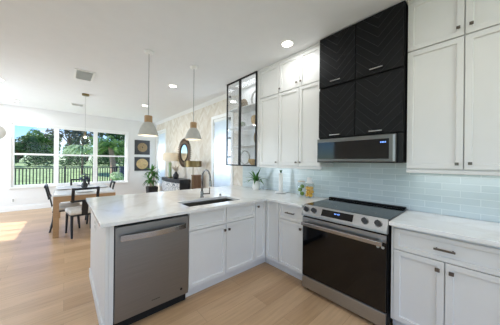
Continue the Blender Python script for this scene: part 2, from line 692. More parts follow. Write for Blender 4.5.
def grid_slab(xs, ys, z0, z1, skip, mapf):
    """slab of cells with holes; mapf(u, v, w) -> xyz"""
    mb = MB()
    bm = mb.bm
    vd = {}

    def V(i, j, w):
        k = (i, j, w)
        if k not in vd:
            vd[k] = bm.verts.new(mapf(xs[i], ys[j], z0 if w == 0 else z1))
        return vd[k]
    keep = {(i, j) for i in range(len(xs) - 1) for j in range(len(ys) - 1) if not skip((xs[i] + xs[i + 1]) / 2, (ys[j] + ys[j + 1]) / 2)}
    for i, j in keep:
        for w in (0, 1):
            bm.faces.new((V(i, j, w), V(i + 1, j, w), V(i + 1, j + 1, w), V(i, j + 1, w)))
        for (di, dj, a, b) in ((-1, 0, (i, j), (i, j + 1)), (1, 0, (i + 1, j), (i + 1, j + 1)), (0, -1, (i, j), (i + 1, j)), (0, 1, (i, j + 1), (i + 1, j + 1))):
            if (i + di, j + dj) not in keep:
                bm.faces.new((V(*a, 0), V(*b, 0), V(*b, 1), V(*a, 1)))
    return mb


# ------------------------------------------------------------------ room
XW, YW, HC = 2.67, 8.12, 2.836
XL, YF = -3.0, -3.0

struct('floor', MB().box(XL - 0.12, YF - 0.12, -0.1, XW + 0.12, YW + 0.12, 0.0), M['floor'])
struct('ceiling', MB().box(XL - 0.12, YF - 0.12, HC, XW + 0.12, YW + 0.12, HC + 0.15), M['ceil'])

# back wall with the triple window
W1 = (-1.10, 1.665, 0.65, 2.365)
struct('wall_back', grid_slab([XL, W1[0], W1[1], XW + 0.12], [0, W1[2], W1[3], HC], YW, YW + 0.12,
       lambda x, z: W1[0] < x < W1[1] and W1[2] < z < W1[3], lambda u, v, w: (u, w, v)), M['paint'])
# long wall behind the kitchen run
struct('wall_kitchen', MB().box(XW, YF, 0, XW + 0.12, 3.04, HC), M['paint'])
W2 = (7.17, 7.98, 0.55, 2.45)
W3 = (3.42, 4.12, 0.66, 2.38)


def hole_r(y, z):
    return any(a < y < b and c < z < d for a, b, c, d in (W2, W3))


struct('wall_right', grid_slab([3.04, W3[0], W3[1], W2[0], W2[1], YW], [0, W2[2], W3[2], W3[3], W2[3], HC], XW, XW + 0.12,
       hole_r, lambda u, v, w: (w, u, v)), M['herring'])
# left wall: sliding doors towards the garden
D1, D2, D3 = (5.75, 7.32, 0.0, 2.33), (3.45, 5.2, 0.0, 2.33), (-1.4, 1.8, 0.0, 2.33)


def hole_l(y, z):
    return any(a < y < b and c < z < d for a, b, c, d in (D1, D2, D3))


struct('wall_left', grid_slab([YF, D3[0], D3[1], D2[0], D2[1], D1[0], D1[1], YW], [0, 2.33, HC], XL - 0.12, XL,
       hole_l, lambda u, v, w: (w, u, v)), M['paint'])
struct('wall_front', grid_slab([XL, -1.8, 2.0, XW], [0, 0.3, 2.4, HC], YF - 0.12, YF,
       lambda x, z: -1.8 < x < 2.0 and 0.3 < z < 2.4, lambda u, v, w: (u, w, v)), M['paint'])
for k, d in enumerate((D1, D2, D3)):
    mb = MB()
    for a, b in ((d[0], d[0] + 0.06), ((d[0] + d[1]) / 2 - 0.035, (d[0] + d[1]) / 2 + 0.035), (d[1] - 0.06, d[1])):
        mb.box(XL - 0.09, a, 0.0, XL - 0.03, b, d[3])
    mb.box(XL - 0.09, d[0], d[3] - 0.06, XL - 0.03, d[1], d[3]).box(XL - 0.09, d[0], 0, XL - 0.03, d[1], 0.05)
    dr = struct('door_%d' % (k + 1), mb, M['trim'])
    MB().box(XL - 0.065, d[0] + 0.05, 0.04, XL - 0.055, d[1] - 0.05, d[3] - 0.05).build('pane', M['glass'], dr)

# baseboards and crown
struct('baseboard_back', MB().box(XL, YW - 0.016, 0, XW, YW, 0.13, 0.004), M['trim'])
struct('baseboard_right', MB().box(XW - 0.016, 3.3, 0, XW, YW - 0.016, 0.13, 0.004), M['trim'])
struct('trim_1', MB().prism([(XW, HC - 0.075), (XW, HC), (XW - 0.075, HC), (XW - 0.06, HC - 0.02), (XW - 0.02, HC - 0.06)], 3.12, YW, 'Y') if False else
       MB().prism([(XW, HC - 0.075), (XW, HC), (XW - 0.075, HC), (XW - 0.06, HC - 0.02), (XW - 0.02, HC - 0.06)], 3.12, YW, 'Y'), M['trim'])

# window 1: three single-hung sashes
mb = MB()
y0, y1 = YW - 0.012, YW + 0.10
units = [(-1.10, -0.20), (-0.20, 0.75), (0.75, 1.665)]
fr = 0.055
mb.box(W1[0] - 0.05, YW - 0.018, W1[3], W1[1] + 0.05, YW, W1[3] + 0.05)
mb.box(W1[0] - 0.05, YW - 0.018, W1[2] - 0.06, W1[0], YW, W1[3])
mb.box(W1[1], YW - 0.018, W1[2] - 0.06, W1[1] + 0.05, YW, W1[3])
w1 = struct('window_1', mb, M['trim'])
MB().box(W1[0] - 0.04, YW - 0.06, W1[2] - 0.035, W1[1] + 0.04, YW + 0.02, W1[2]).build('window_sill', M['trim'], w1)
for a, b in units:
    mb = MB()
    mb.box(a, YW + 0.02, W1[2], a + fr, YW + 0.09, W1[3]).box(b - fr, YW + 0.02, W1[2], b, YW + 0.09, W1[3])
    mb.box(a + fr, YW + 0.02, W1[3] - 0.05, b - fr, YW + 0.09, W1[3]).box(a + fr, YW + 0.02, W1[2], b - fr, YW + 0.09, W1[2] + 0.045)
    mb.box(a + fr, YW + 0.02, 1.515, b - fr, YW + 0.07, 1.565)
    s = mb.build('sash', M['trim'], w1)
    MB().box(a + fr - 0.005, YW + 0.05, W1[2] + 0.04, b - fr + 0.005, YW + 0.056, W1[3] - 0.045).build('pane', M['glass'], s)


def side_window(n, w):
    a, b, c, d = w
    mb = MB()
    t = 0.07
    mb.box(XW - 0.02, a - t, d, XW, b + t, d + t).box(XW - 0.02, a - t, c - t, XW, b + t, c)
    mb.box(XW - 0.02, a - t, c, XW, a, d).box(XW - 0.02, b, c, XW, b + t, d)
    o = struct('window_%d' % n, mb, M['trim'])
    MB().box(XW + 0.085, a, c, XW + 0.091, b, d).build('pane', M['glass'], o)
    mb = MB()
    z = c + 0.03
    while z < d - 0.07:
        mb.beam((XW + 0.03, a + 0.005, z), (XW + 0.03, b - 0.005, z), 0.003, 0.05, up=(-0.45, 0, 0.9))
        z += 0.042
    bl = mb.build('blind_slats', M['blind'], o)
    MB().box(XW + 0.005, a + 0.003, d - 0.065, XW + 0.055, b - 0.003, d - 0.003).build('head_rail', M['trim'], o)


side_window(2, W2)
side_window(3, W3)

# tile backsplash
BSX = XW - 0.008
struct('trim_2', MB().box(BSX, -0.15, 0.917, XW - 0.0005, 3.04, 1.40), M['tile'])

# ------------------------------------------------------------------ ceiling fixtures
t = thing('ceiling_vent', 'white louvred air vent set flush in the ceiling, larger of the two', 'vent', (0.235, 4.4, HC))


def vent(t, x0, x1, y0, y1, z=HC):
    mb = MB()
    w = 0.03
    mb.box(x0, y0, z - 0.012, x1, y0 + w, z - 0.0005).box(x0, y1 - w, z - 0.012, x1, y1, z - 0.0005)
    mb.box(x0, y0 + w, z - 0.012, x0 + w, y1 - w, z - 0.0005).box(x1 - w, y0 + w, z - 0.012, x1, y1 - w, z - 0.0005)
    mb.build('frame', M['trim'], t)
    MB().box(x0 + w, y0 + w, z - 0.003, x1 - w, y1 - w, z - 0.0005).build('duct', M['dark'], t)
    n = 7 if y1 - y0 > 0.3 else 3
    mb = MB()
    for k in range(n):
        yy = y0 + w + (k + 0.5) * (y1 - y0 - 2 * w) / n
        mb.beam((x0 + w, yy, z - 0.009), (x1 - w, yy, z - 0.009), 0.034, 0.002, up=(0, 0.985, -0.17))
    mb.build('louvres', M['trim'], t)


vent(t, 0.10, 0.37, 4.15, 4.64)
t = thing('ceiling_vent', 'slim white air vent in the ceiling beyond the dining pendant', 'vent', (0.23, 6.8, HC))
vent(t, 0.09, 0.37, 6.70, 6.90)

cans = [(2.055, 1.544, 'bright recessed downlight in the ceiling beside the white wall cabinets'),
        (1.57, 3.859, 'recessed downlight in the ceiling between the two pendants'),
        (1.575, 5.70, 'recessed downlight seen just past the cord of the first pendant'),
        (-0.93, 5.67, 'recessed downlight at the edge of the ceiling over the sunlit floor'),
        (-0.95, 7.45, 'recessed downlight in the ceiling close to the dining window'),
        (-0.95, 1.6, 'unseen recessed downlight added to light the open floor'),  # unseen downlights from here on, added to light the room
        (0.55, 0.6, 'unseen recessed downlight added to light the kitchen floor'),
        (1.6, -0.9, 'unseen recessed downlight added to light the far end of the base cabinets'),
        (-0.95, 3.7, 'unseen recessed downlight added to light the peninsula end'),
        (-0.9, -1.2, 'unseen recessed downlight added to light the rear room')]
for x, y, lab in cans:
    t = thing('recessed_light', lab, 'ceiling light', (x, y, HC), 'recessed ceiling downlights')
    MB().lathe([(0.062, HC - 0.0005), (0.088, HC - 0.0005), (0.088, HC - 0.006), (0.07, HC - 0.010), (0.062, HC - 0.006)], (x, y, 0), 32, close=True).build('trim_ring', M['trim'], t, smooth=30)
    MB().lathe([(0.062, HC - 0.0045), (0.062, HC - 0.001)], (x, y, 0), 32).build('lens', M['can'], t)
    d = bpy.data.lights.new('downlight', 'AREA')
    d.shape = 'DISK'
    d.size = 0.12
    d.energy = P_CAN * (0.4 if x > 2 else 1.0)
    d.color = (0.93, 0.97, 1.0)
    o = bpy.data.objects.new('downlight', d)
    COL.objects.link(o)
    o.parent = t
    o.location = (0, 0, -0.016)


def pendant(x, y, lab):
    t = thing('pendant_light', lab, 'pendant lamp', (x, y, HC), 'pendant lamps over the peninsula')
    MB().lathe([(0.0, HC - 0.03), (0.045, HC - 0.028), (0.062, HC - 0.012), (0.062, HC - 0.0005), (0.0, HC - 0.0005)], (x, y, 0), 28).build('canopy', M['trim'], t, smooth=40)
    MB().bar((x, y, 1.98), (x, y, HC - 0.028), 0.0045, 8).build('cord', M['cord'], t, smooth=40)
    MB().lathe([(0.0, 1.985), (0.044, 1.985), (0.05, 1.98), (0.05, 1.895), (0.0, 1.895)], (x, y, 0), 28).build('wood_collar', M['woodcol'], t, smooth=35)
    prof = [(0.052, 1.896), (0.062, 1.885), (0.085, 1.845), (0.105, 1.80), (0.119, 1.755), (0.124, 1.725),
            (0.119, 1.722), (0.114, 1.755), (0.100, 1.80), (0.080, 1.842), (0.052, 1.886)]
    s = MB().lathe(prof, (x, y, 0), 40, close=True).build('lamp_shade', M['shadeout'], t, smooth=50)
    MB().ball((x, y, 1.80), 0.035).build('bulb', M['bulb'], t, smooth='all')
    d = bpy.data.lights.new('bulb_light', 'POINT')
    d.energy = P_PEND
    d.shadow_soft_size = 0.03
    d.color = (1.0, 0.88, 0.7)
    o = bpy.data.objects.new('bulb_light', d)
    COL.objects.link(o)
    o.parent = t
    o.location = (0, 0, 1.745 - HC)


pendant(0.838, 2.87, 'grey bell pendant with wooden collar hanging closer to the dining window')
pendant(1.497, 2.87, 'grey bell pendant with wooden collar hanging above the faucet end of the peninsula')

# dining pendant
t = thing('dining_pendant', 'clear glass pendant on a thin wire over the dining table', 'pendant lamp', (0.33, 5.63, HC))
MB().lathe([(0.0, HC - 0.035), (0.062, HC - 0.033), (0.066, HC - 0.028), (0.066, HC - 0.0005), (0.0, HC - 0.0005)], (0.33, 5.63, 0), 24).build('canopy', M['gold'], t, smooth=35)
MB().bar((0.33, 5.63, 1.98), (0.33, 5.63, HC - 0.03), 0.002, 6).build('wire', M['cord'], t)
MB().lathe([(0.0, 2.0), (0.018, 2.0), (0.02, 1.95), (0.0, 1.95)], (0.33, 5.63, 0), 16).build('socket', M['gold'], t, smooth=35)
MB().lathe([(0.02, 1.95), (0.075, 1.90), (0.105, 1.82), (0.095, 1.74), (0.07, 1.71), (0.066, 1.713), (0.09, 1.745), (0.10, 1.82), (0.071, 1.896), (0.018, 1.945)], (0.33, 5.63, 0), 24, close=True).build('glass_globe', M['jarglass'], t, smooth=60)
MB().ball((0.33, 5.63, 1.89), 0.026).build('bulb', M['bulb'], t, smooth='all')


# ------------------------------------------------------------------ kitchen cabinets
def door_mesh(face, u0, u1, z0, z1, at, th=0.02, rail=0.055, recess=0.014):
    """shaker front; face '-Y' (u = x) or '-X' (u = y); at = coordinate of the outer face"""
    mb = MB()
    bm = mb.bm
    r = bmesh.ops.create_cube(bm, size=1.0)
    for v in bm.verts:
        v.co = Vector(((u0 + u1) / 2 + v.co.x * (u1 - u0), (v.co.y + 0.5) * th, (z0 + z1) / 2 + v.co.z * (z1 - z0)))
    bm.faces.ensure_lookup_table()
    f = min(bm.faces, key=lambda q: q.calc_center_median().y)
    if rail:
        bmesh.ops.inset_region(bm, faces=[f], thickness=min(rail, (u1 - u0) * 0.3, (z1 - z0) * 0.3), depth=0)
        bmesh.ops.inset_region(bm, faces=[f], thickness=0.005, depth=-recess)
    for v in bm.verts:
        u, d, z = v.co
        v.co = Vector((u, at + d, z)) if face == '-Y' else Vector((at + d, u, z))
    return mb


def front(name, face, u0, u1, z0, z1, at, parent, m=None, **kw):
    return door_mesh(face, u0, u1, z0, z1, at, **kw).build(name, m or M['cab'], parent, bevel=0.0015)


def P3(face, u, d, z, at):
    """d = distance out from the face"""
    return (u, at - d, z) if face == '-Y' else (at - d, u, z)


def knob(face, u, z, at, parent, m='bronze', s=0.013):
    mb = MB()
    mb.bar(P3(face, u, -0.002, z, at), P3(face, u, 0.018, z, at), 0.005, 10)
    a, b = P3(face, u - s, 0.016, z - s, at), P3(face, u + s, 0.027, z + s, at)
    mb.box(min(a[0], b[0]), min(a[1], b[1]), a[2], max(a[0], b[0]), max(a[1], b[1]), b[2], 0.002)
    return mb.build('knob', M[m], parent)


def pull(face, u0, u1, z, at, parent, m='bronze', out=0.03, r=0.0065, name='handle'):
    mb = MB()
    a, b = P3(face, u0, out - r, z - r, at), P3(face, u1, out + r, z + r, at)
    mb.box(min(a[0], b[0]), min(a[1], b[1]), a[2], max(a[0], b[0]), max(a[1], b[1]), b[2], 0.0015)
    L = u1 - u0
    for u in (u0 + 0.12 * L, u1 - 0.12 * L):
        mb.bar(P3(face, u, -0.002, z, at), P3(face, u, out, z, at), r * 0.9, 8)
    return mb.build(name, M[m], parent)


XF, YP = 2.052, 1.863          # outer faces of the doors on the two runs
XB, YB = XF + 0.021, YP + 0.021
TOE = 0.11
ZT = 0.884                     # underside of the counter

# --- peninsula cladding: end panel, filler post and rear panel
t = thing('peninsula_panel', 'white panelled end and back of the kitchen peninsula beside the dishwasher', 'cabinet panel', (0.24, 2.4, 0))
MB().box(0.24, YP, 0.0, 0.262, 3.03, ZT, 0.002).build('end_panel', M['cab'], t)
MB().box(0.263, YP, 0.0, 0.297, YP + 0.06, ZT, 0.002).build('filler', M['cab'], t)
MB().box(0.263, 3.008, 0.0, XW - 0.001, 3.03, ZT, 0.002).build('back_panel', M['cab'], t)
MB().box(0.228, YP + 0.01, 0.0, 0.24, 3.03, 0.10, 0.003).build('base_board', M['cab'], t)

t = thing('power_outlet', 'white power outlet on the end panel of the peninsula', 'outlet', (0.24, 2.5, 0.74))
MB().box(0.233, 2.462, 0.685, 0.2395, 2.538, 0.80, 0.002).build('cover_plate', M['white'], t)
mb = MB()
for z in (0.72, 0.765):
    mb.box(0.231, 2.484, z - 0.014, 0.2335, 2.516, z + 0.014, 0.0008)
mb.build('socket', M['greydec'], t)


def base_body(t, face, u0, u1, depth=0.585, toe_at=0.075):
    mb = MB()
    at = YB if face == '-Y' else XB
    a, b = P3(face, u0, 0, TOE, at), P3(face, u1, -depth, ZT, at)
    mb.box(min(a[0], b[0]), min(a[1], b[1]), a[2], max(a[0], b[0]), max(a[1], b[1]), b[2])
    mb.build('body', M['cab'], t)
    mb = MB()
    a, b = P3(face, u0, -0.054, 0.0, at), P3(face, u1, -depth, TOE, at)
    mb.box(min(a[0], b[0]), min(a[1], b[1]), a[2], max(a[0], b[0]), max(a[1], b[1]), b[2])
    mb.build('toe_kick', M['cab'], t)


# sink base: the bowl drops into it, so the carcass is a hollow shell
SX0, SX1 = 0.934, 1.857
t = thing('sink_cabinet', 'white sink base cabinet with two doors under two false drawer fronts', 'cabinet', ((SX0 + SX1) / 2, YB, 0))
mb = MB()
mb.box(SX0, YB, TOE, SX0 + 0.018, 2.45, ZT).box(SX1 - 0.018, YB, TOE, SX1, 2.45, ZT)
mb.box(SX0 + 0.018, 2.432, TOE, SX1 - 0.018, 2.45, ZT).box(SX0 + 0.018, YB, TOE, SX1 - 0.018, 2.432, TOE + 0.018)
mb.box(SX0 + 0.018, YB, 0.855, SX1 - 0.018, YB + 0.02, ZT).box(SX0 + 0.018, YB, 0.66, SX1 - 0.018, YB + 0.018, 0.70)
mb.build('body', M['cab'], t)
MB().box(SX0, YB + 0.054, 0, SX1, 2.45, TOE).build('toe_kick', M['cab'], t)
for a, b, ku in ((0.938, 1.392, 1.366), (1.398, 1.853, 1.424)):
    front('drawer_front', '-Y', a, b, 0.691, 0.874, YP, t, rail=0.045)
    d = front('door', '-Y', a, b, 0.116, 0.684, YP, t)
    knob('-Y', ku, 0.622, YP, d)

# corner unit: two hinged leaves
t = thing('corner_cabinet', 'white corner base cabinet with a folding two-leaf door', 'cabinet', (2.2, 2.0, 0))
mb = MB()
mb.box(SX1 + 0.001, YB, TOE, 2.655, 2.45, ZT).box(XB, 1.648, TOE, 2.655, YB, ZT)
mb.build('body', M['cab'], t)
mb = MB()
mb.box(SX1 + 0.001, YB + 0.054, 0, 2.655, 2.45, TOE).box(XB + 0.054, 1.648, 0, 2.655, YB + 0.054, TOE)
mb.build('toe_kick', M['cab'], t)
d = front('door', '-Y', 1.861, 2.049, 0.116, 0.874, YP, t)
knob('-Y', 1.893, 0.815, YP, d)
front('door', '-X', 1.652, 1.860, 0.116, 0.874, XF, t)

# narrow drawer base
t = thing('narrow_base_cabinet', 'narrow white base cabinet with one drawer above one door beside the range', 'cabinet', (XB, 1.46, 0))
base_body(t, '-X', 1.276, 1.647)
d = front('drawer', '-X', 1.281, 1.643, 0.690, 0.874, XF, t, rail=0.045)
pull('-X', 1.405, 1.53, 0.782, XF, d)
d = front('door', '-X', 1.281, 1.643, 0.116, 0.684, XF, t)
knob('-X', 1.325, 0.628, XF, d)

# wide base on the other side of the range
t = thing('wide_base_cabinet', 'wide white base cabinet with a full-width drawer above two doors', 'cabinet', (XB, 0.16, 0))
base_body(t, '-X', -0.150, 0.476)
d = front('drawer', '-X', -0.146, 0.458, 0.690, 0.858, XF, t, rail=0.045)
pull('-X', 0.109, 0.219, 0.777, XF, d)
for a, b, ku in ((0.165, 0.458, 0.199), (-0.146, 0.159, 0.128)):
    d = front('door', '-X', a, b, 0.116, 0.684, XF, t)
    knob('-X', ku, 0.626, XF, d)
MB().box(XF + 0.004, 0.460, TOE, XB - 0.001, 0.476, ZT).build('filler', M['cab'], t)

# --- counters
xs = [0.20, 0.985, 1.685, 1.998, XW - 0.009]
ys = [1.279, 1.808, 1.955, 2.275, 3.04, 3.20]


def sk(x, y):
    if y < 1.808 and x < 1.998:
        return True
    return 0.985 < x < 1.685 and 1.955 < y < 2.275


o = grid_slab(xs, ys, 0.885, 0.915, sk, lambda u, v, w: (u, v, w)).build('countertop', M['quartz'], None, bevel=0.003)
tag(o, 'long white quartz countertop wrapping from the peninsula round the corner to the range', 'countertop')
o = MB().box(1.998, -0.15, 0.885, XW - 0.009, 0.482, 0.915, 0.003).build('countertop', M['quartz'])
tag(o, 'short white quartz countertop on the wide base cabinet beside the range', 'countertop')

# --- sink, faucet
t = thing('kitchen_sink', 'single-bowl undermount stainless steel sink set in the peninsula counter', 'sink', (1.335, 2.115, 0.70))
mb = MB()
w = 0.012
a0, a1, b0, b1, zt, zb = 0.985, 1.685, 1.955, 2.275, 0.884, 0.68
mb.box(a0 - w, b0 - w, zb, a1 + w, b1 + w, zb + 0.006)
mb.box(a0 - w, b0 - w, zb + 0.006, a0, b1 + w, zt).box(a1, b0 - w, zb + 0.006, a1 + w, b1 + w, zt)
mb.box(a0, b0 - w, zb + 0.006, a1, b0, zt).box(a0, b1, zb + 0.006, a1, b1 + w, zt)
mb.build('bowl', M['sink'], t)
MB().lathe([(0.0, 0.687), (0.05, 0.687), (0.055, 0.6865), (0.0, 0.6865)], (1.335, 2.16, 0), 24).build('drain', M['steelb'], t)
t = thing('faucet', 'chrome gooseneck kitchen faucet standing behind the sink', 'faucet', (1.364, 2.36, 0.915))
MB().lathe([(0.0, 0.9155), (0.027, 0.9155), (0.027, 0.925), (0.021, 0.932), (0.019, 1.0), (0.0, 1.0)], (1.364, 2.36, 0), 24).build('base', M['nickel'], t, smooth=35)
pts = [(1.364, 2.36, 0.99), (1.364, 2.36, 1.17)]
for k in range(1, 13):
    an = pi * k / 12
    pts.append((1.364 + 0.008 * (1 - cos(an)), 2.36 - 0.085 * (1 - cos(an)), 1.17 + 0.105 * sin(an)))
pts.append((1.380, 2.19, 1.15))
MB().tube(pts, 0.0125, 14).build('spout', M['nickel'], t, smooth='all')
MB().bar((1.380, 2.19, 1.15), (1.381, 2.187, 1.075), 0.0165, 16, r2=0.019).build('spray_head', M['nickel'], t, smooth=40)
MB().bar((1.37, 2.352, 0.965), (1.44, 2.29, 0.968), 0.009, 12).beam((1.437, 2.293, 0.965), (1.437, 2.293, 1.05), 0.012, 0.008, up=(1, 0, 0)).build('lever', M['nickel'], t, smooth=40)
t = MB().lathe([(0, 0.9155), (0.017, 0.9155), (0.017, 0.935), (0.011, 0.94), (0, 0.94)], (1.64, 2.34, 0), 20).build('sink_button', M['steelb'], None, smooth=35)
tag(t, 'small round chrome push button on the counter behind the sink', 'button')

# --- dishwasher
t = thing('dishwasher', 'stainless steel dishwasher with an arched bar handle built into the peninsula', 'dishwasher', (0.615, YP, 0))
MB().box(0.300, YP + 0.024, 0.09, 0.931, 2.42, 0.882).build('body', M['dark'], t)
MB().box(0.303, YP - 0.012, 0.100, 0.929, YP + 0.023, 0.855, 0.004).build('door', M['dwsteel'], t)
MB().box(0.303, YP + 0.05, 0.0, 0.929, YP + 0.075, 0.085).build('toe_kick', M['dark'], t)
mb = MB()
pp = []
n = 14
for k in range(n + 1):
    s = k / n
    x = 0.335 + s * 0.555
    pp.append((x, YP - 0.012 - 0.018 - 0.036 * sin(pi * s), 0.768))
bm = mb.bm
ringp = None
for x, y, z in pp:
    ring = [bm.verts.new((x, y - 0.006, z - 0.024)), bm.verts.new((x, y + 0.006, z - 0.024)), bm.verts.new((x, y + 0.006, z + 0.024)), bm.verts.new((x, y - 0.006, z + 0.024))]
    if ringp:
        for k in range(4):
            bm.faces.new((ringp[k], ringp[(k + 1) % 4], ring[(k + 1) % 4], ring[k]))
    else:
        bm.faces.new(ring)
    ringp = ring
bm.faces.new(ringp)
for x in (0.338, 0.872):
    mb.box(x, YP - 0.03, 0.748, x + 0.016, YP - 0.010, 0.788)
mb.build('handle', M['steelb'], t, bevel=0.003)
MB().lathe([(0.0, YP - 0.0135), (0.011, YP - 0.0135), (0.011, YP - 0.011), (0.0, YP - 0.011)], (0.855, 0, 0.165), 20, axis='Y').build('badge', M['gloss_black'], t)
mb = MB()
mb.box(0.585, YP - 0.0128, 0.166, 0.593, YP - 0.0118, 0.174)
for k in range(7):
    mb.box(0.598 + k * 0.0085, YP - 0.0128, 0.167, 0.6045 + k * 0.0085, YP - 0.0118, 0.173)
mb.build('nameplate', M['console'], t)

# --- range
RY0, RY1 = 0.489, 1.272
RX = 1.992
t = thing('range_oven', 'stainless steel slide-in electric range with a black glass oven door', 'stove', (RX, 0.88, 0))
MB().box(RX + 0.028, RY0 + 0.002, 0.035, 2.655, RY1 - 0.002, 0.905).build('body', M['black'], t)
MB().box(2.035, RY0 - 0.004, 0.9055, 2.60, RY1 + 0.003, 0.924, 0.003).build('cooktop', M['cook'], t)
MB().box(2.595, RY0, 0.9245, 2.650, RY1, 0.945, 0.003).build('rear_vent', M['black'], t)
for (x, y, r) in ((2.17, 0.72, 0.10), (2.17, 1.07, 0.085), (2.45, 0.70, 0.075), (2.45, 1.08, 0.075)):
    MB().lathe([(r - 0.0015, 0.9242), (r + 0.0015, 0.9242), (r + 0.0015, 0.9246), (r - 0.0015, 0.9246)], (x, y, 0), 40, close=True).build('burner_ring', M['bronze'], t)
pan = MB().prism([(2.034, 0.924), (2.027, 0.924), (RX - 0.014, 0.832), (RX - 0.016, 0.812), (RX + 0.012, 0.806), (2.034, 0.806)], RY0, RY1, 'Y').build('control_panel', M['steel'], t, bevel=0.002)
pa, pb = Vector((2.027, 0, 0.924)), Vector((RX - 0.014, 0, 0.832))
dn = (pb - pa).normalized()
nn = Vector((dn.z, 0, -dn.x))
if nn.x > 0:
    nn = -nn


def on_panel(y, s, out):
    q = pa + dn * s + nn * out
    return Vector((q.x, y, q.z))


mid = 0.052
mb = MB()
mb.beam(on_panel(0.755, mid, 0.001), on_panel(1.052, mid, 0.001), 0.066, 0.003, up=nn, bev=0.0008)
mb.build('display_glass', M['gloss_black'], t)
mb = MB()
for k in range(4):
    y = 0.925 - k * 0.012 - (0.006 if k > 1 else 0)
    mb.beam(on_panel(y, mid - 0.008, 0.0031), on_panel(y - 0.007, mid - 0.008, 0.0031), 0.012, 0.0008, up=nn)
mb.build('display_digits', M['disp'], t)
for y in (1.225, 1.135, 0.655, 0.555):
    k0 = MB()
    k0.bar(on_panel(y, mid, 0.0), on_panel(y, mid, 0.010), 0.031, 28, r2=0.030)
    kn = k0.build('knob_bezel', M['steelb'], t, smooth=35)
    k1 = MB()
    k1.bar(on_panel(y, mid, 0.010), on_panel(y, mid, 0.034), 0.025, 28, r2=0.022)
    k1.beam(on_panel(y, mid - 0.022, 0.036), on_panel(y, mid + 0.022, 0.036), 0.008, 0.008, up=nn, bev=0.001)
    k1.build('knob', M['console'], t, smooth=35)
dr = MB().box(RX, RY0 + 0.006, 0.165, RX + 0.027, RY1 - 0.006, 0.80, 0.004).build('oven_door', M['gloss_black'], t)
MB().box(RX - 0.003, RY0 + 0.006, 0.735, RX - 0.0005, RY1 - 0.006, 0.795).build('door_trim', M['steel'], dr)
mb = MB()
mb.box(RX - 0.062, RY0 + 0.022, 0.715, RX - 0.044, RY1 - 0.022, 0.752, 0.006)
for y in (RY0 + 0.03, RY1 - 0.055):
    mb.box(RX - 0.05, y, 0.718, RX - 0.002, y + 0.025, 0.749, 0.003)
mb.build('handle', M['steelb'], dr)
mb = MB()
for y in (0.518, 0.553):
    mb.lathe([(0, RX - 0.005), (0.011, RX - 0.005), (0.011, RX - 0.0006), (0, RX - 0.0006)], (0, y, 0.692), 16, axis='X')
mb.build('round_sticker', M['greydec'], dr)
MB().box(RX, RY0 + 0.006, 0.035, RX + 0.027, RY1 - 0.006, 0.158, 0.004).build('storage_drawer', M['steel'], t)
for y in (RY0 + 0.05, RY1 - 0.05):
    MB().bar((RX + 0.06, y, 0.0), (RX + 0.06, y, 0.036), 0.018, 12).build('foot', M['dark'], t)
    MB().bar((2.6, y, 0.0), (2.6, y, 0.036), 0.018, 12).build('foot', M['dark'], t)

# --- wall cabinets
XU = 2.322
XUB = XU + 0.021


def wall_cab(name, label, y0, y1, z0, z1, doors, bottom_rail=False, crown=False, extra=None):
    t = thing(name, label, 'cabinet', (XUB, (y0 + y1) / 2, z0))
    MB().box(XUB, y0, z0, XW - 0.001, y1, z1).build('body', M['cab'], t)
    for (a, b, c, d, ku, kz) in doors:
        dd = front('door', '-X', a, b, c, d, XU, t)
        knob('-X', ku, kz, XU, dd, 'bronze', 0.011)
    if bottom_rail:
        MB().box(XUB - 0.012, y0, z0 - 0.03, XUB + 0.008, y1, z0 - 0.0005, 0.003).build('light_rail', M['cab'], t)
    if crown:
        MB().box(XU - 0.004, y0, z1 - 0.03, XUB - 0.0005, y1, z1, 0.002).build('top_rail', M['cab'], t)
    return t


ZS = 2.375   # seam between tall and short rows
wall_cab('tall_wall_cabinet', 'tall white two-door wall cabinet beside the black cabinets, above the short counter', -0.27, 0.436, 1.335, ZS - 0.002,
         [(0.091, 0.432, 1.345, ZS - 0.006, 0.123, 1.386), (-0.266, 0.085, 1.345, ZS - 0.006, 0.054, 1.390)], True)
wall_cab('short_wall_cabinet', 'short white two-door cabinet under the ceiling, above the tall one over the short counter', -0.27, 0.436, ZS, HC - 0.002,
         [(0.091, 0.432, ZS + 0.005, HC - 0.034, 0.122, 2.44), (-0.266, 0.085, ZS + 0.005, HC - 0.034, 0.054, 2.44)], False, True)
wall_cab('tall_wall_cabinet', 'tall white wall cabinet with a pair of doors between black cabinets and single-door cabinet', 1.246, 1.884, 1.335, ZS - 0.002,
         [(1.552, 1.881, 1.345, ZS - 0.006, 1.580, 1.388), (1.252, 1.547, 1.345, ZS - 0.006, 1.519, 1.388)], True)
wall_cab('short_wall_cabinet', 'short white cabinet with a pair of doors under the ceiling beside the black cabinets', 1.246, 1.884, ZS, HC - 0.002,
         [(1.552, 1.881, ZS + 0.005, HC - 0.034, 1.583, 2.44), (1.252, 1.547, ZS + 0.005, HC - 0.034, 1.518, 2.44)], False, True)
wall_cab('tall_wall_cabinet', 'tall white single-door wall cabinet next to the glass display cabinet', 1.886, 2.255, 1.335, ZS - 0.002,
         [(1.889, 2.251, 1.345, ZS - 0.006, 1.916, 1.388)], True)
wall_cab('short_wall_cabinet', 'short white single-door cabinet under the ceiling next to the glass display cabinet', 1.886, 2.255, ZS, HC - 0.002,
         [(1.889, 2.251, ZS + 0.005, HC - 0.034, 1.862, 2.43)], False, True)
o = MB().box(XU + 0.002, 2.258, 1.315, XW - 0.001, 2.312, HC - 0.002, 0.002).build('filler_panel', M['cab'])
tag(o, 'narrow tall white filler panel between the white cabinets and the glass cabinet', 'cabinet panel')
for (a, b) in ((-0.26, 0.43), (1.27, 2.24)):
    area('under_cabinet_led', (2.60, (a + b) / 2, 1.325), (-0.25, 0, -1), 0.03, b - a, P_LED * (b - a) * (1.0 if a < 0 else 0.5), (0.95, 0.98, 1.0)).rotation_euler = (0, radians(12), 0)

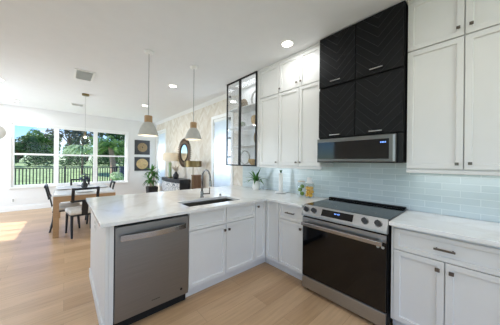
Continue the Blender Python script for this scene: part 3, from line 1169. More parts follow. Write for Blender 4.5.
# black cabinets over the range
XK = 2.264
for (nm, lab, z0, z1, hz) in (('black_cabinet', 'black two-door cabinet with grooved diagonal boards directly above the microwave', 1.662, 2.226, 1.688),
                              ('black_cabinet', 'black two-door cabinet with grooved diagonal boards up at the ceiling', 2.228, HC - 0.002, 2.285)):
    t = thing(nm, lab, 'cabinet', (XK, 0.845, z0))
    MB().box(XK + 0.021, 0.447, z0, XW - 0.001, 1.240, z1).build('body', M['black'], t)
    top = z1 - (0.012 if z1 > 2.5 else 0.004)
    for a, b, hu in ((0.848, 1.238, 1.043), (0.452, 0.842, 0.655)):
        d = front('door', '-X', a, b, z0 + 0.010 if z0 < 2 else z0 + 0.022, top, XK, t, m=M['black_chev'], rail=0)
        pull('-X', hu - 0.055, hu + 0.055, hz + 0.006, XK, d, m='steelb', out=0.024, r=0.006)

# microwave
t = thing('microwave', 'low-profile stainless and black glass microwave under the black cabinets', 'microwave', (XK, 0.845, 1.39))
MB().box(XK + 0.012, 0.449, 1.392, XW - 0.010, 1.244, 1.659, 0.003).build('body', M['black_metal'], t)
d = MB().box(XK - 0.022, 0.492, 1.398, XK + 0.011, 1.244, 1.655, 0.004).build('door', M['mwsteel'], t)
MB().box(XK - 0.0245, 0.545, 1.428, XK - 0.0225, 1.236, 1.615).build('door_glass', M['gloss_black'], d)
MB().box(XK - 0.030, 0.497, 1.405, XK - 0.0225, 0.515, 1.648, 0.002).build('handle', M['steel'], d)
mb = MB()
for k in range(4):
    y = 0.612 - k * 0.012
    mb.box(XK - 0.0252, y - 0.008, 1.577, XK - 0.0246, y, 1.590)
mb.build('display_digits', M['disp'], d)
MB().box(XK - 0.02, 0.492, 1.390, XK + 0.011, 1.244, 1.3975).build('vent_lip', M['black'], t)

# glass display cabinet
XG = 2.300
GY0, GY1, GZ0 = 2.316, 3.106, 1.318
GZ1 = HC - 0.003
t = thing('display_cabinet', 'tall black-framed glass-front display cabinet hanging over the peninsula', 'cabinet', (XG, 2.7, GZ0))
mb = MB()
mb.box(XW - 0.02, GY0, GZ0, XW - 0.001, GY1, GZ1).box(XG + 0.022, GY0, GZ0, XW - 0.02, GY0 + 0.018, GZ1)
mb.box(XG + 0.022, GY0 + 0.018, GZ0, XW - 0.02, GY1, GZ0 + 0.018).box(XG + 0.022, GY0 + 0.018, GZ1 - 0.018, XW - 0.02, GY1, GZ1)
mb.build('body', M['trim'], t)
shelves = [1.672, 2.005, 2.345]
for z in shelves:
    MB().box(XG + 0.03, GY0 + 0.019, z - 0.012, XW - 0.021, GY1 - 0.012, z).build('shelf', M['trim'], t)
mb = MB()
e = 0.022
mb.box(XG + 0.022, GY1 - 0.01, GZ0 + 0.0185, XW - 0.0205, GY1 - 0.005, GZ1 - 0.0185)
sg = mb.build('side_glass', M['cabglass'], t)
for a, b in ((GY0, 2.728), (2.730, GY1)):
    mb = MB()
    mb.box(XG, a, GZ0, XG + 0.02, a + e, GZ1).box(XG, b - e, GZ0, XG + 0.02, b, GZ1)
    mb.box(XG, a + e, GZ0, XG + 0.02, b - e, GZ0 + e).box(XG, a + e, GZ1 - e, XG + 0.02, b - e, GZ1)
    d = mb.build('door_frame', M['black_metal'], t)
    MB().box(XG + 0.008, a + e - 0.003, GZ0 + e - 0.003, XG + 0.012, b - e + 0.003, GZ1 - e + 0.003).build('door_glass', M['cabglass'], d)
for z in (1.48, 1.83, 2.20, 2.60):
    MB().box(XG + 0.022, GY1 - 0.075, z - 0.02, XG + 0.05, GY1 - 0.026, z + 0.02, 0.004).build('hinge', M['black_metal'], t)

GB = GZ0 + 0.0185
d = bpy.data.lights.new('cabinet_fill_lamp', 'AREA')  # unseen lamp added to brighten the cabinet interior
d.shape = 'RECTANGLE'
d.size, d.size_y = 0.15, 0.6
d.energy = 1.6
d.color = (0.95, 0.98, 1.0)
o = bpy.data.objects.new('cabinet_fill_lamp', d)
COL.objects.link(o)
o.parent = t
o.location = (0.18, 0.01, GZ1 - 0.03 - GZ0)


def deco(name, mb, m, lab, cat, **kw):
    o = mb.build(name, m, None, **kw)
    return tag(o, lab, cat)


def standing_disc(y, x, z, r, th=0.012, ring=0.0):
    if ring:
        return MB().lathe([(r - ring, -th / 2), (r, -th / 2), (r, th / 2), (r - ring, th / 2)], (x, y, z + r), 36, axis='X', close=True)
    return MB().lathe([(0, th * 0.2), (r * 0.6, th * 0.2), (r, -th * 0.8), (r, -th * 0.3), (r * 0.6, th * 0.7), (0, th * 0.7)], (x, y, z + r), 36, axis='X')


# fan shell
mb = MB()
zz = shelves[2] + 0.0008
for k in range(9):
    an = radians(18 + k * 18)
    mb.beam((2.47, 2.83, zz + 0.032), (2.47, 2.83 - 0.13 * cos(an), zz + 0.022 + 0.165 * sin(an)), 0.034, 0.02, up=(1, 0, 0), bev=0.004)
mb.box(2.45, 2.77, zz, 2.49, 2.89, zz + 0.012, 0.003)
deco('fan_ornament', mb, M['rattan'], 'tan fan-shaped ornament on the top shelf of the display cabinet', 'ornament')
deco('ring_ornament', standing_disc(2.52, 2.52, shelves[2] + 0.0008, 0.15, 0.02, 0.024), M['greydec'], 'large pale ring standing on the top shelf of the display cabinet', 'ornament', smooth=35)
deco('gold_bowl', MB().lathe([(0.04, 0.0), (0.06, 0.004), (0.098, 0.06), (0.102, 0.125), (0.09, 0.16), (0.083, 0.158), (0.092, 0.12), (0.088, 0.06), (0.04, 0.014), (0.0, 0.014)], (2.47, 2.47, shelves[1] + 0.0008), 28), M['goldleaf'], 'round gold bowl on the second shelf of the display cabinet', 'bowl', smooth=40)
deco('storage_box', MB().box(2.42, 2.94, shelves[2] + 0.0008, 2.52, 3.05, shelves[2] + 0.06, 0.005), M['white'], 'small white box on the top shelf of the display cabinet', 'box')
deco('glass_ball', MB().ball((2.48, 2.85, shelves[1] + 0.061), 0.06), M['lampgreen'], 'pale green ball on the second shelf of the display cabinet', 'ornament', smooth='all')
deco('round_dish', MB().lathe([(0, 0), (0.06, 0), (0.09, 0.03), (0.085, 0.032), (0.055, 0.006), (0, 0.006)], (2.47, 2.98, shelves[1] + 0.0008), 28), M['plate'], 'low white dish beside the pale green ball', 'dish', smooth=40)
mb = MB().lathe([(0.0, -0.02), (0.06, -0.02), (0.105, 0.0), (0.118, 0.02), (0.10, 0.012), (0.05, -0.006), (0, -0.006)], (2.50, 2.47, shelves[0] + 0.14), 30, axis='X')
for v in mb.bm.verts:
    v.co.z = shelves[0] + 0.0008 + (v.co.z - shelves[0] - 0.022) * 1.2
deco('woven_tray', mb, M['rattan'], 'oval tan woven tray standing on the third shelf of the display cabinet', 'tray', smooth=40)
deco('ring_ornament', standing_disc(2.80, 2.50, GB, 0.13, 0.02, 0.016), M['greydec'], 'thin pale ring standing on the bottom shelf of the display cabinet', 'ornament', smooth=35)
deco('gold_bowl', MB().lathe([(0.04, 0.0), (0.06, 0.003), (0.10, 0.05), (0.105, 0.10), (0.097, 0.102), (0.09, 0.05), (0.04, 0.013), (0.0, 0.013)], (2.45, 2.50, GB), 28), M['goldleaf'], 'shallow gold bowl on the bottom shelf of the display cabinet', 'bowl', smooth=40)
deco('round_dish', MB().lathe([(0, 0), (0.05, 0), (0.08, 0.02), (0.076, 0.023), (0.046, 0.006), (0, 0.006)], (2.47, 2.90, shelves[0] + 0.0008), 28), M['greydec'], 'small grey dish on the third shelf of the display cabinet', 'dish', smooth=40)

# ------------------------------------------------------------------ things on the counter
CZ = 0.9155
# leafy plant in a white vase
vx, vy = 2.49, 2.49
t = thing('potted_plant', 'strappy green plant in a white vase on the counter corner', 'plant', (vx, vy, CZ))
MB().lathe([(0.0, CZ), (0.05, CZ), (0.066, CZ + 0.03), (0.068, CZ + 0.06), (0.052, CZ + 0.12), (0.044, CZ + 0.15), (0.036, CZ + 0.15), (0.042, CZ + 0.12), (0.03, CZ + 0.10), (0.0, CZ + 0.10)], (vx, vy, 0), 32).build('vase', M['white'], t, smooth=50)
mb = MB()
for k in range(17):
    an = 2 * pi * k / 17 + rnd.uniform(-0.2, 0.2)
    up = rnd.choice([0.8, 1.6, 2.6, 4.0])
    L = rnd.uniform(0.19, 0.28)
    if cos(an) > 0.3:
        L *= 0.55
    mb.blade((vx, vy, CZ + 0.135), (cos(an), sin(an), up), L, 0.036, 1.5 if up < 1.5 else 0.7)
for an, L in ((radians(95), 0.30), (radians(-80), 0.27), (radians(-110), 0.24)):
    mb.blade((vx, vy, CZ + 0.135), (cos(an), sin(an), 1.0), L, 0.04, 1.2)
mb.build('foliage', M['leaf'], t, smooth='all')

# candle
cx_, cy_ = 2.515, 1.985
t = thing('candle', 'tall white pillar candle standing in a white saucer against the tiles', 'candle', (cx_, cy_, CZ))
MB().lathe([(0, CZ), (0.07, CZ), (0.09, CZ + 0.012), (0.088, CZ + 0.017), (0.045, CZ + 0.012), (0.04, CZ + 0.03), (0, CZ + 0.03)], (cx_, cy_, 0), 32).build('holder', M['white'], t, smooth=40)
MB().lathe([(0, CZ + 0.0305), (0.031, CZ + 0.0305), (0.031, CZ + 0.30), (0.026, CZ + 0.306), (0, CZ + 0.303)], (cx_, cy_, 0), 28).build('wax_pillar', M['wax'], t, smooth=40)
mb = MB()
for k in range(6):
    an = k * pi / 3
    mb.blade((cx_, cy_, CZ + 0.30), (cos(an) * 0.4, sin(an) * 0.4, 1), 0.065, 0.022, 0.4, seg=4)
mb.build('wick_sprig', M['greydec'] if False else M['leaf'], t)

# fruit jars
FR = 'fruit in the glass jars'


def jar(name, lab, x, y, r, h, lid, lidz):
    t = thing(name, lab, 'jar', (x, y, CZ))
    z = CZ
    MB().lathe([(0, z), (r * 0.95, z), (r, z + 0.008), (r, z + h * 0.86), (r * 0.8, z + h), (r * 0.76, z + h), (r * 0.95, z + h * 0.85), (r * 0.95, z + 0.010), (0, z + 0.008)], (x, y, 0), 32).build('glass_body', M['jarglass'], t, smooth=50)
    if lid == 'white':
        MB().lathe([(0, z + h + 0.0008), (r * 0.82, z + h + 0.0008), (r * 0.84, z + h + 0.012), (r * 0.6, z + h + 0.018), (r * 0.55, z + h + lidz), (r * 0.48, z + h + lidz + 0.006), (0, z + h + lidz + 0.008)], (x, y, 0), 28).build('lid', M['white'], t, smooth=40)
    else:
        MB().lathe([(0, z + h + 0.0008), (r * 0.95, z + h + 0.0008), (r * 0.97, z + h + 0.014), (0, z + h + 0.016)], (x, y, 0), 28).build('lid', M['dried'], t, smooth=40)


jar('lemon_jar', 'glass jar of yellow lemons with a white knobbed lid', 2.50, 1.490, 0.062, 0.195, 'white', 0.07)
jar('lime_jar', 'shorter flat-lidded glass jar of green limes beside the lemon jar', 2.52, 1.632, 0.052, 0.20, 'flat', 0)


def fruits(name, x, y, rj, r, levels, m, labs, cat, z0, group):
    k = 0
    first = None
    for li, nfr in enumerate(levels):
        for j in range(nfr):
            an = 2 * pi * j / nfr + li * 0.9
            rr = (rj - r - 0.0005) if nfr > 1 else 0
            p = (x + rr * cos(an), y + rr * sin(an), z0 + r + li * r * 1.62)
            if first is None:
                mb = MB().ball((0, 0, 0), r * 0.98, 1, 1, 0.95)
                first = mb.build(name, m, None, smooth='all')
                o = first
            else:
                o = first.copy()
                COL.objects.link(o)
            o.location = p
            tag(o, labs, cat, group)


fruits('lemon', 2.50, 1.490, 0.0575, 0.0275, [3, 3, 3], M['lemon'], 'yellow lemon inside the glass jar with the white lid', 'fruit', CZ + 0.0105, 'lemons in the jar')
lm = None
for k in range(3):
    if lm is None:
        lm = MB().ball((0, 0, 0), 0.0298, 1, 1, 0.98).build('lime', M['lime'], None, smooth='all')
        o = lm
    else:
        o = lm.copy()
        COL.objects.link(o)
    o.location = (2.52, 1.632 + (0.0175 if k % 2 else -0.0175), CZ + 0.0395 + k * 0.050)
    tag(o, 'green lime inside the flat-lidded glass jar', 'fruit', 'limes in the jar')

# ------------------------------------------------------------------ dining corner
TX0, TX1, TY0, TY1, TZ = -0.16, 0.80, 4.88, 6.60, 0.76
t = thing('dining_table', 'oak dining table with a white top by the big window', 'table', ((TX0 + TX1) / 2, (TY0 + TY1) / 2, 0))
MB().box(TX0, TY0, TZ - 0.028, TX1, TY1, TZ, 0.003).build('table_top', M['tabletop'], t)
mb = MB()
q = 0.035
mb.box(TX0 + 0.005, TY0 + 0.005, TZ - 0.13, TX1 - 0.005, TY0 + 0.03, TZ - 0.0285).box(TX0 + 0.005, TY1 - 0.03, TZ - 0.13, TX1 - 0.005, TY1 - 0.005, TZ - 0.0285)
mb.box(TX0 + 0.005, TY0 + 0.03, TZ - 0.13, TX0 + 0.03, TY1 - 0.03, TZ - 0.0285).box(TX1 - 0.03, TY0 + 0.03, TZ - 0.13, TX1 - 0.005, TY1 - 0.03, TZ - 0.0285)
mb.build('apron', M['tablewood'], t)
for x in (TX0 + 0.003, TX1 - 0.083):
    for y in (TY0 + 0.003, TY1 - 0.083):
        MB().box(x, y, 0, x + 0.08, y + 0.08, TZ - 0.0288, 0.003).build('leg', M['tablewood'], t)


def make_chair(label):
    """seat centred on the origin, backrest towards -y"""
    t = thing('dining_chair', label, 'chair', (0, 0, 0), 'dining chairs round the table')
    mb = MB().box(-0.215, -0.21, 0.40, 0.215, 0.23, 0.485, 0.03)
    mb.build('seat', M['seat'], t, smooth='all')
    MB().box(-0.20, -0.20, 0.375, 0.20, 0.215, 0.399).build('seat_frame', M['chairblk'], t)
    for sx in (-1, 1):
        MB().tube([(sx * 0.185, 0.185, 0.376), (sx * 0.19, 0.20, 0.18), (sx * 0.195, 0.215, 0.0)], 0.02, 10, [0.022, 0.019, 0.015]).build('leg', M['chairblk'], t, smooth=50)
        MB().tube([(sx * 0.18, -0.17, 0.376), (sx * 0.185, -0.19, 0.18), (sx * 0.19, -0.235, 0.0)], 0.02, 10, [0.024, 0.020, 0.015]).build('leg', M['chairblk'], t, smooth=50)
    mb = MB()
    up = (0, 1, 0.3)
    y0, y1 = -0.245, -0.30
    mb.beam((-0.20, y0, 0.655), (0.20, y0, 0.655), 0.03, 0.034, bev=0.004).beam((-0.20, y1, 0.875), (0.20, y1, 0.875), 0.03, 0.036, bev=0.004)
    for sx in (-1, 1):
        mb.beam((sx * 0.185, y0, 0.64), (sx * 0.185, y1, 0.89), 0.034, 0.028, up=(0, 1, 0), bev=0.004)
    mb.build('back_frame', M['chairblk'], t)
    MB().beam((0, -0.19, 0.38), (0, y0, 0.66), 0.09, 0.02, up=(0, 1, 0), bev=0.003).build('back_support', M['chairblk'], t)
    return t


c0 = make_chair('black dining chair with white seat, its open back towards the peninsula')
c0.location = (0.25, 4.92, 0)
c0.rotation_euler = (0, 0, 0.16)
copy_tree(c0, (0.02, 5.50, 0), -pi / 2, 'black dining chair with white seat on the sunlit-floor side of the table')
copy_tree(c0, (0.31, 6.66, 0), pi, 'black dining chair at the window end of the table, only its back frame showing')
copy_tree(c0, (0.585, 5.75, 0), pi / 2, 'black dining chair on the console side of the table, behind the peninsula corner')

# place settings and centre vase
PM = None
spots = [(-0.02, 5.72, 'woven placemat on the table before the chair on the sunlit side', 'white plate on the placemat on the sunlit side'),
         (0.645, 5.75, 'woven placemat on the table on the console side', 'white plate on the placemat on the console side'),
         (0.30, 5.05, 'woven placemat at the peninsula end of the table', 'white plate on the placemat at the peninsula end'),
         (0.32, 6.40, 'woven placemat at the window end of the table', 'white plate on the placemat at the window end')]
m0 = p0 = None
for x, y, la, lb in spots:
    if m0 is None:
        m0 = MB().lathe([(0, 0), (0.15, 0), (0.15, 0.005), (0, 0.005)], (0, 0, 0), 36).build('placemat', M['mat'], None)
        p0 = MB().lathe([(0, 0), (0.07, 0), (0.125, 0.016), (0.122, 0.020), (0.068, 0.006), (0, 0.006)], (0, 0, 0), 36).build('dinner_plate', M['plate'], None, smooth=40)
        a, b = m0, p0
    else:
        a, b = m0.copy(), p0.copy()
        COL.objects.link(a)
        COL.objects.link(b)
    a.location = (x, y, TZ + 0.0006)
    b.location = (x, y, TZ + 0.0062)
    tag(a, la, 'placemat', 'placemats on the dining table')
    tag(b, lb, 'plate', 'plates on the dining table')
t = thing('table_vase', 'small black vase of dark flowers in the middle of the dining table', 'vase', (0.335, 5.75, TZ))
z = TZ + 0.0005
MB().lathe([(0, z), (0.04, z), (0.062, z + 0.05), (0.06, z + 0.09), (0.03, z + 0.14), (0.034, z + 0.17), (0.028, z + 0.17), (0.024, z + 0.14), (0, z + 0.12)], (0.335, 5.75, 0), 24).build('vase', M['pot'], t, smooth=50)
mb = MB()
for k in range(70):
    d = Vector((rnd.gauss(0, 1), rnd.gauss(0, 1), rnd.gauss(0, 1))).normalized()
    mb.quad_leaf(Vector((0.335, 5.75, z + 0.25)) + Vector((d.x * 0.10, d.y * 0.10, d.z * 0.085)), d + Vector((0, 0, 0.3)), 0.06)
for k in range(5):
    an = k * 1.26
    mb.bar((0.335, 5.75, z + 0.13), (0.335 + 0.05 * cos(an), 5.75 + 0.05 * sin(an), z + 0.26), 0.003, 5)
mb.build('flowers', M['slate'], t)

# ------------------------------------------------------------------ sideboard wall
KY0, KY1, KZ = 5.22, 6.56, 0.89
t = thing('sideboard', 'bow-front console with a black top and white patterned doors against the wood wall', 'sideboard', (2.45, 5.9, 0))


def bow(y, base, depth):
    s = (y - KY0) / (KY1 - KY0)
    return base - depth * sin(pi * s)


def bow_prism(mb, y0, y1, base, depth, z0, z1, back, n=16):
    pts = [(back, y0)]
    for k in range(n + 1):
        y = y0 + (y1 - y0) * k / n
        pts.append((bow(y, base, depth), y))
    pts.append((back, y1))
    return mb.prism(pts, z0, z1)


bow_prism(MB(), KY0, KY1, 2.33, 0.08, KZ - 0.09, KZ, 2.655).build('top', M['console'], t, bevel=0.004)
bow_prism(MB(), KY0 + 0.02, KY1 - 0.02, 2.36, 0.08, 0.10, KZ - 0.091, 2.65).build('body', M['console'], t)
nd = 4
for k in range(nd):
    a = KY0 + 0.035 + k * (KY1 - KY0 - 0.07) / nd
    b = a + (KY1 - KY0 - 0.07) / nd - 0.006
    mb = MB()
    pts = []
    for j in range(7):
        y = a + (b - a) * j / 6
        pts.append((bow(y, 2.342, 0.08), y))
    for j in range(7):
        y = b - (b - a) * j / 6
        pts.append((bow(y, 2.358, 0.08), y))
    mb.prism(pts, 0.12, KZ - 0.10)
    mb.build('door', M['inlay'], t)
for x in (2.37, 2.60):
    for y in (KY0 + 0.07, KY1 - 0.12):
        MB().box(x, y, 0, x + 0.045, y + 0.045, 0.0995).build('leg', M['console'], t)

t = thing('table_lamp', 'table lamp with a linen drum shade and green column on the sideboard', 'lamp', (2.42, 6.10, KZ))
z = KZ + 0.0006
MB().lathe([(0, z), (0.075, z), (0.075, z + 0.02), (0, z + 0.02)], (2.42, 6.10, 0), 28).build('base', M['gold'], t, smooth=35)
MB().lathe([(0, z + 0.0205), (0.045, z + 0.0205), (0.045, z + 0.44), (0.035, z + 0.46), (0, z + 0.46)], (2.42, 6.10, 0), 28).build('column', M['lampgreen'], t, smooth=40)
MB().bar((2.42, 6.10, z + 0.46), (2.42, 6.10, z + 0.66), 0.006, 8).build('stem', M['gold'], t)
MB().lathe([(0.225, z + 0.50), (0.215, z + 0.75), (0.212, z + 0.75), (0.222, z + 0.50)], (2.42, 6.10, 0), 40, close=True).build('lamp_shade', M['lampshade'], t, smooth=60)
MB().ball((2.42, 6.10, z + 0.60), 0.03).build('bulb', M['bulb'], t, smooth='all')
d = bpy.data.lights.new('lamp_light', 'POINT')
d.energy = 1.2
d.color = (1, 0.82, 0.6)
d.shadow_soft_size = 0.04
o = bpy.data.objects.new('lamp_light', d)
COL.objects.link(o)
o.parent = t
o.location = (0, 0, 0.66)

t = thing('flower_vase', 'black round vase of pale dried flowers on the sideboard', 'vase', (2.40, 5.62, KZ))
MB().lathe([(0, z), (0.05, z), (0.082, z + 0.06), (0.075, z + 0.12), (0.035, z + 0.17), (0.04, z + 0.20), (0.034, z + 0.20), (0.03, z + 0.17), (0, z + 0.15)], (2.40, 5.62, 0), 26).build('vase', M['pot'], t, smooth=50)
mb = MB()
for k in range(26):
    an = rnd.uniform(0, 2 * pi)
    sp = rnd.uniform(0.2, 0.9)
    mb.blade((2.40, 5.62, z + 0.18), (cos(an) * sp, sin(an) * sp, 1), rnd.uniform(0.18, 0.27), 0.04, 0.5, seg=4)
mb.build('dried_flowers', M['dried'], t)

# sunburst mirror
my, mz = 5.65, 1.64
t = thing('sunburst_mirror', 'round mirror in a dark spiky wooden sunburst frame on the wood wall', 'mirror', (XW, my, mz))
MB().lathe([(0.235, XW - 0.022), (0.33, XW - 0.024), (0.35, XW - 0.015), (0.35, XW - 0.001), (0.235, XW - 0.001)], (0, my, mz), 56, axis='X', close=True).build('frame', M['mirrorwood'], t, smooth=30)
mb = MB()
for k in range(44):
    an = 2 * pi * k / 44
    mb.beam((XW - 0.014, my + 0.335 * cos(an), mz + 0.335 * sin(an)), (XW - 0.014, my + 0.425 * cos(an), mz + 0.425 * sin(an)), 0.022, 0.02, up=(1, 0, 0))
mb.build('rays', M['mirrorwood'], t)
MB().lathe([(0.234, XW - 0.0225), (0.240, XW - 0.034), (0.262, XW - 0.034), (0.268, XW - 0.0235)], (0, my, mz), 48, axis='X', close=True).build('inner_ring', M['black'], t, smooth=40)
MB().lathe([(0, XW - 0.016), (0.2345, XW - 0.016), (0.2345, XW - 0.002), (0, XW - 0.002)], (0, my, mz), 48, axis='X').build('glass', M['mirror'], t)

# brass drum floor lamp and fluted pedestal
t = thing('floor_lamp', 'slim floor lamp with a shallow brass drum shade in front of the wood wall', 'lamp', (2.36, 4.52, 0))
MB().lathe([(0, 0), (0.14, 0), (0.14, 0.015), (0.02, 0.025), (0, 0.025)], (2.36, 4.52, 0), 32).build('base', M['gold'], t, smooth=35)
MB().bar((2.36, 4.52, 0.02), (2.36, 4.52, 1.36), 0.009, 10).build('pole', M['gold'], t, smooth=40)
MB().lathe([(0.205, 1.255), (0.205, 1.40), (0.20, 1.40), (0.20, 1.255)], (2.36, 4.52, 0), 40, close=True).build('lamp_shade', M['gold'], t, smooth=60)
mb = MB()
for k in range(3):
    an = 2 * pi * k / 3
    mb.bar((2.36, 4.52, 1.35), (2.36 + 0.2 * cos(an), 4.52 + 0.2 * sin(an), 1.35), 0.004, 6)
mb.build('shade_spider', M['gold'], t)

t = thing('wood_pedestal', 'tall fluted brown wooden pedestal between the sideboard and the blinds', 'pedestal', (2.52, 4.62, 0))
pts = []
for k in range(48):
    an = 2 * pi * k / 48
    r = 0.125 + 0.006 * (1 if k % 2 else -1)
    pts.append((2.52 + r * cos(an), 4.62 + r * sin(an)))
MB().prism(pts, 0.03, 1.02).build('column', M['brown'], t)
MB().lathe([(0, 0), (0.14, 0), (0.14, 0.0295), (0, 0.0295)], (2.52, 4.62, 0), 32).build('plinth', M['brown'], t)
MB().lathe([(0, 1.0205), (0.14, 1.0205), (0.14, 1.05), (0, 1.05)], (2.52, 4.62, 0), 32).build('cap', M['brown'], t)

# pictures on the back wall
for (x0, x1, z0, z1, lab, kind) in ((1.905, 2.425, 1.625, 2.15, 'square slate picture of a gold woven disc, upper of two', 0), (1.905, 2.425, 1.03, 1.53, 'square slate picture of a large pale gold oval, lower of two', 1)):
    t = thing('wall_picture', lab, 'picture', ((x0 + x1) / 2, YW, z0))
    MB().box(x0, YW - 0.035, z0, x1, YW - 0.001, z1, 0.003).build('panel', M['art'], t)
    cx0, cz0 = (x0 + x1) / 2, (z0 + z1) / 2
    if kind == 0:
        mb = MB()
        for r0, r1 in ((0.025, 0.05), (0.055, 0.08), (0.085, 0.11), (0.115, 0.14), (0.145, 0.165)):
            mb.lathe([(r0, YW - 0.042), (r1, YW - 0.042), (r1, YW - 0.0355), (r0, YW - 0.0355)], (cx0, 0, cz0), 36, axis='Y', close=True)
        mb.build('disc', M['rattan'], t)
    else:
        mb = MB().lathe([(0, YW - 0.044), (0.16, YW - 0.042), (0.19, YW - 0.0355), (0, YW - 0.0355)], (cx0, 0, cz0), 40, axis='Y')
        for v in mb.bm.verts:
            v.co.x = cx0 + (v.co.x - cx0) * 1.05
        mb.build('disc', M['artgold'], t, smooth=40)
        MB().bar((cx0 + 0.02, YW - 0.044, cz0 - 0.03), (cx0 + 0.12, YW - 0.044, cz0 - 0.045), 0.006, 6).build('bead_line', M['mirrorwood'], t)

# round grey wall piece at the edge
t = MB().lathe([(0, YW - 0.05), (0.10, YW - 0.045), (0.17, YW - 0.02), (0.19, YW - 0.001), (0, YW - 0.001)], (-1.38, 0, 2.09), 36, axis='Y').build('wall_ornament', M['greydec'], None, smooth=50)
tag(t, 'round grey ornament hanging on the white wall beside the big window', 'wall ornament')

for (x, lab) in ((-1.05, 'white power outlet low on the wall under the big window'), (2.37, 'white power outlet low on the wall behind the potted cane plant')):
    t = thing('power_outlet', lab, 'outlet', (x, YW, 0.29))
    MB().box(x - 0.038, YW - 0.007, 0.235, x + 0.038, YW - 0.0005, 0.35, 0.002).build('cover_plate', M['trim'], t)
    MB().box(x - 0.017, YW - 0.0085, 0.255, x + 0.017, YW - 0.0072, 0.33).build('socket', M['greydec'], t)

# cane plant in a black pot, on a low stand
px, py = 2.30, 7.40
t = thing('potted_plant', 'tall cane plant in a black square pot under the slate pictures', 'plant', (px, py, 0))
mb = MB()
mb.prism([(px - 0.13, py - 0.13), (px + 0.13, py - 0.13), (px + 0.13, py + 0.13), (px - 0.13, py + 0.13)], 0.0, 0.50)
for v in mb.bm.verts:
    if v.co.z > 0.2:
        v.co.x = px + (v.co.x - px) * 1.25
        v.co.y = py + (v.co.y - py) * 1.25
mb.build('pot', M['pot'], t, bevel=0.01)
MB().box(px - 0.145, py - 0.145, 0.5005, px + 0.145, py + 0.145, 0.51).build('soil', M['soil'], t)
mb = MB()
lf = MB()
for dx, dy, h in ((0.0, 0.0, 1.05), (0.06, 0.03, 0.88), (-0.06, -0.03, 0.76)):
    mb.tube([(px + dx, py + dy, 0.505), (px + dx * 1.3, py + dy * 1.3, h)], 0.018, 8)
    for k in range(24):
        an = k * 2.4 + dx * 10
        up = rnd.choice([0.35, 0.8, 1.4, 2.5])
        lf.blade((px + dx * 1.3, py + dy * 1.3, h - 0.03 - 0.012 * (k % 5)), (cos(an), sin(an), up), rnd.uniform(0.26, 0.38), 0.055, 1.9 if up < 1.2 else 0.9)
mb.build('stem', M['stemb'], t, smooth=50)
lf.build('foliage', M['leaf'], t, smooth='all')

# ------------------------------------------------------------------ garden
GZ = -0.12
mb = MB()
bm = mb.bm
rows = [(-40, GZ), (12.6, GZ), (14, 0.02), (22, 0.95), (30, 1.25), (75, 1.5)]
prev = None
for y, z in rows:
    line = [bm.verts.new((x, y, z)) for x in (-60, -20, 0, 20, 60)]
    if prev:
        for k in range(4):
            bm.faces.new((prev[k], prev[k + 1], line[k + 1], line[k]))
    prev = line
o = mb.build('lawn', M['lawn'], None)
o['kind'] = 'structure'
struct('patio', MB().box(-6.5, -3.0, GZ + 0.001, XL - 0.125, 8.2, GZ + 0.06), M['patio'])
struct('sun_block_roof', MB().box(-6.3, -3.0, 2.62, XL - 0.125, 5.55, 2.80), M['stucco'])  # unseen slab added to keep the sun out of the second door

# fence
FY, FX0, FX1 = 12.0, -4.0, 4.9
FZ0, FZ1 = GZ + 0.08, 1.06
t = thing('garden_fence', 'dark metal picket fence across the lawn outside the big window', 'fence', ((FX0 + FX1) / 2, FY, GZ))
MB().box(FX0, FY - 0.02, FZ1 - 0.04, FX1, FY + 0.02, FZ1).build('top_rail', M['fence'], t)
MB().box(FX0, FY - 0.02, FZ0 + 0.06, FX1, FY + 0.02, FZ0 + 0.10).build('bottom_rail', M['fence'], t)
x = FX0
k = 0
pk = ps = None
while x <= FX1:
    if k % 20 == 0:
        if ps is None:
            ps = MB().box(-0.035, FY - 0.035, GZ - 0.05, 0.035, FY + 0.035, FZ1 + 0.05, 0.004)
            bmesh.ops.translate(ps.bm, vec=Vector(((FX0 + FX1) / 2, 0, 0)), verts=ps.bm.verts)
            ps = ps.build('post', M['fence'], t)
            o = ps
        else:
            o = ps.copy()
            COL.objects.link(o)
            o.parent = t
    else:
        if pk is None:
            pk = MB().box(-0.017, FY - 0.012, FZ0, 0.017, FY + 0.012, FZ1 + 0.0)
            bmesh.ops.translate(pk.bm, vec=Vector(((FX0 + FX1) / 2, 0, 0)), verts=pk.bm.verts)
            pk = pk.build('picket', M['fence'], t)
            o = pk
        else:
            o = pk.copy()
            COL.objects.link(o)
            o.parent = t
    o.location = (x - (FX0 + FX1) / 2, 0, 0)
    x += 0.1
    k += 1


def tree(name, lab, x, y, gz, crowns, trunk_h, n, size, m, group='trees beyond the fence', tr=0.16, seed=1):
    r = random.Random(seed)
    t = thing(name, lab, 'tree', (x, y, gz), group)
    if trunk_h:
        mb = MB()
        mb.tube([(x, y, gz - 0.1), (x + 0.1, y, gz + trunk_h * 0.5), (x - 0.05, y, gz + trunk_h)], tr, 10, [tr * 1.25, tr, tr * 0.7])
        for cx, cy, cz, rx, ry, rz in crowns[:4]:
            mb.tube([(x - 0.02, y, gz + trunk_h * 0.8), (x + cx * 0.6, y + cy * 0.6, gz + cz)], tr * 0.4, 6, [tr * 0.5, tr * 0.2])
        mb.build('trunk', M['bark'], t, smooth=60)
    mb = MB()
    tot = sum(c[3] * c[5] for c in crowns)
    for cx, cy, cz, rx, ry, rz in crowns:
        for k in range(int(n * rx * rz / tot)):
            d = Vector((r.gauss(0, 1), r.gauss(0, 1), r.gauss(0, 1))).normalized()
            q = r.uniform(0.55, 1.0) ** 0.5
            p = Vector((x + cx + d.x * rx * q, y + cy + d.y * ry * q, gz + cz + d.z * rz * q))
            mb.quad_leaf(p, d + Vector((r.uniform(-.6, .6), r.uniform(-.6, .6), r.uniform(-.2, .8))), size * r.uniform(0.6, 1.3))
    mb.build('foliage', m, t, fixn=False)
    return t


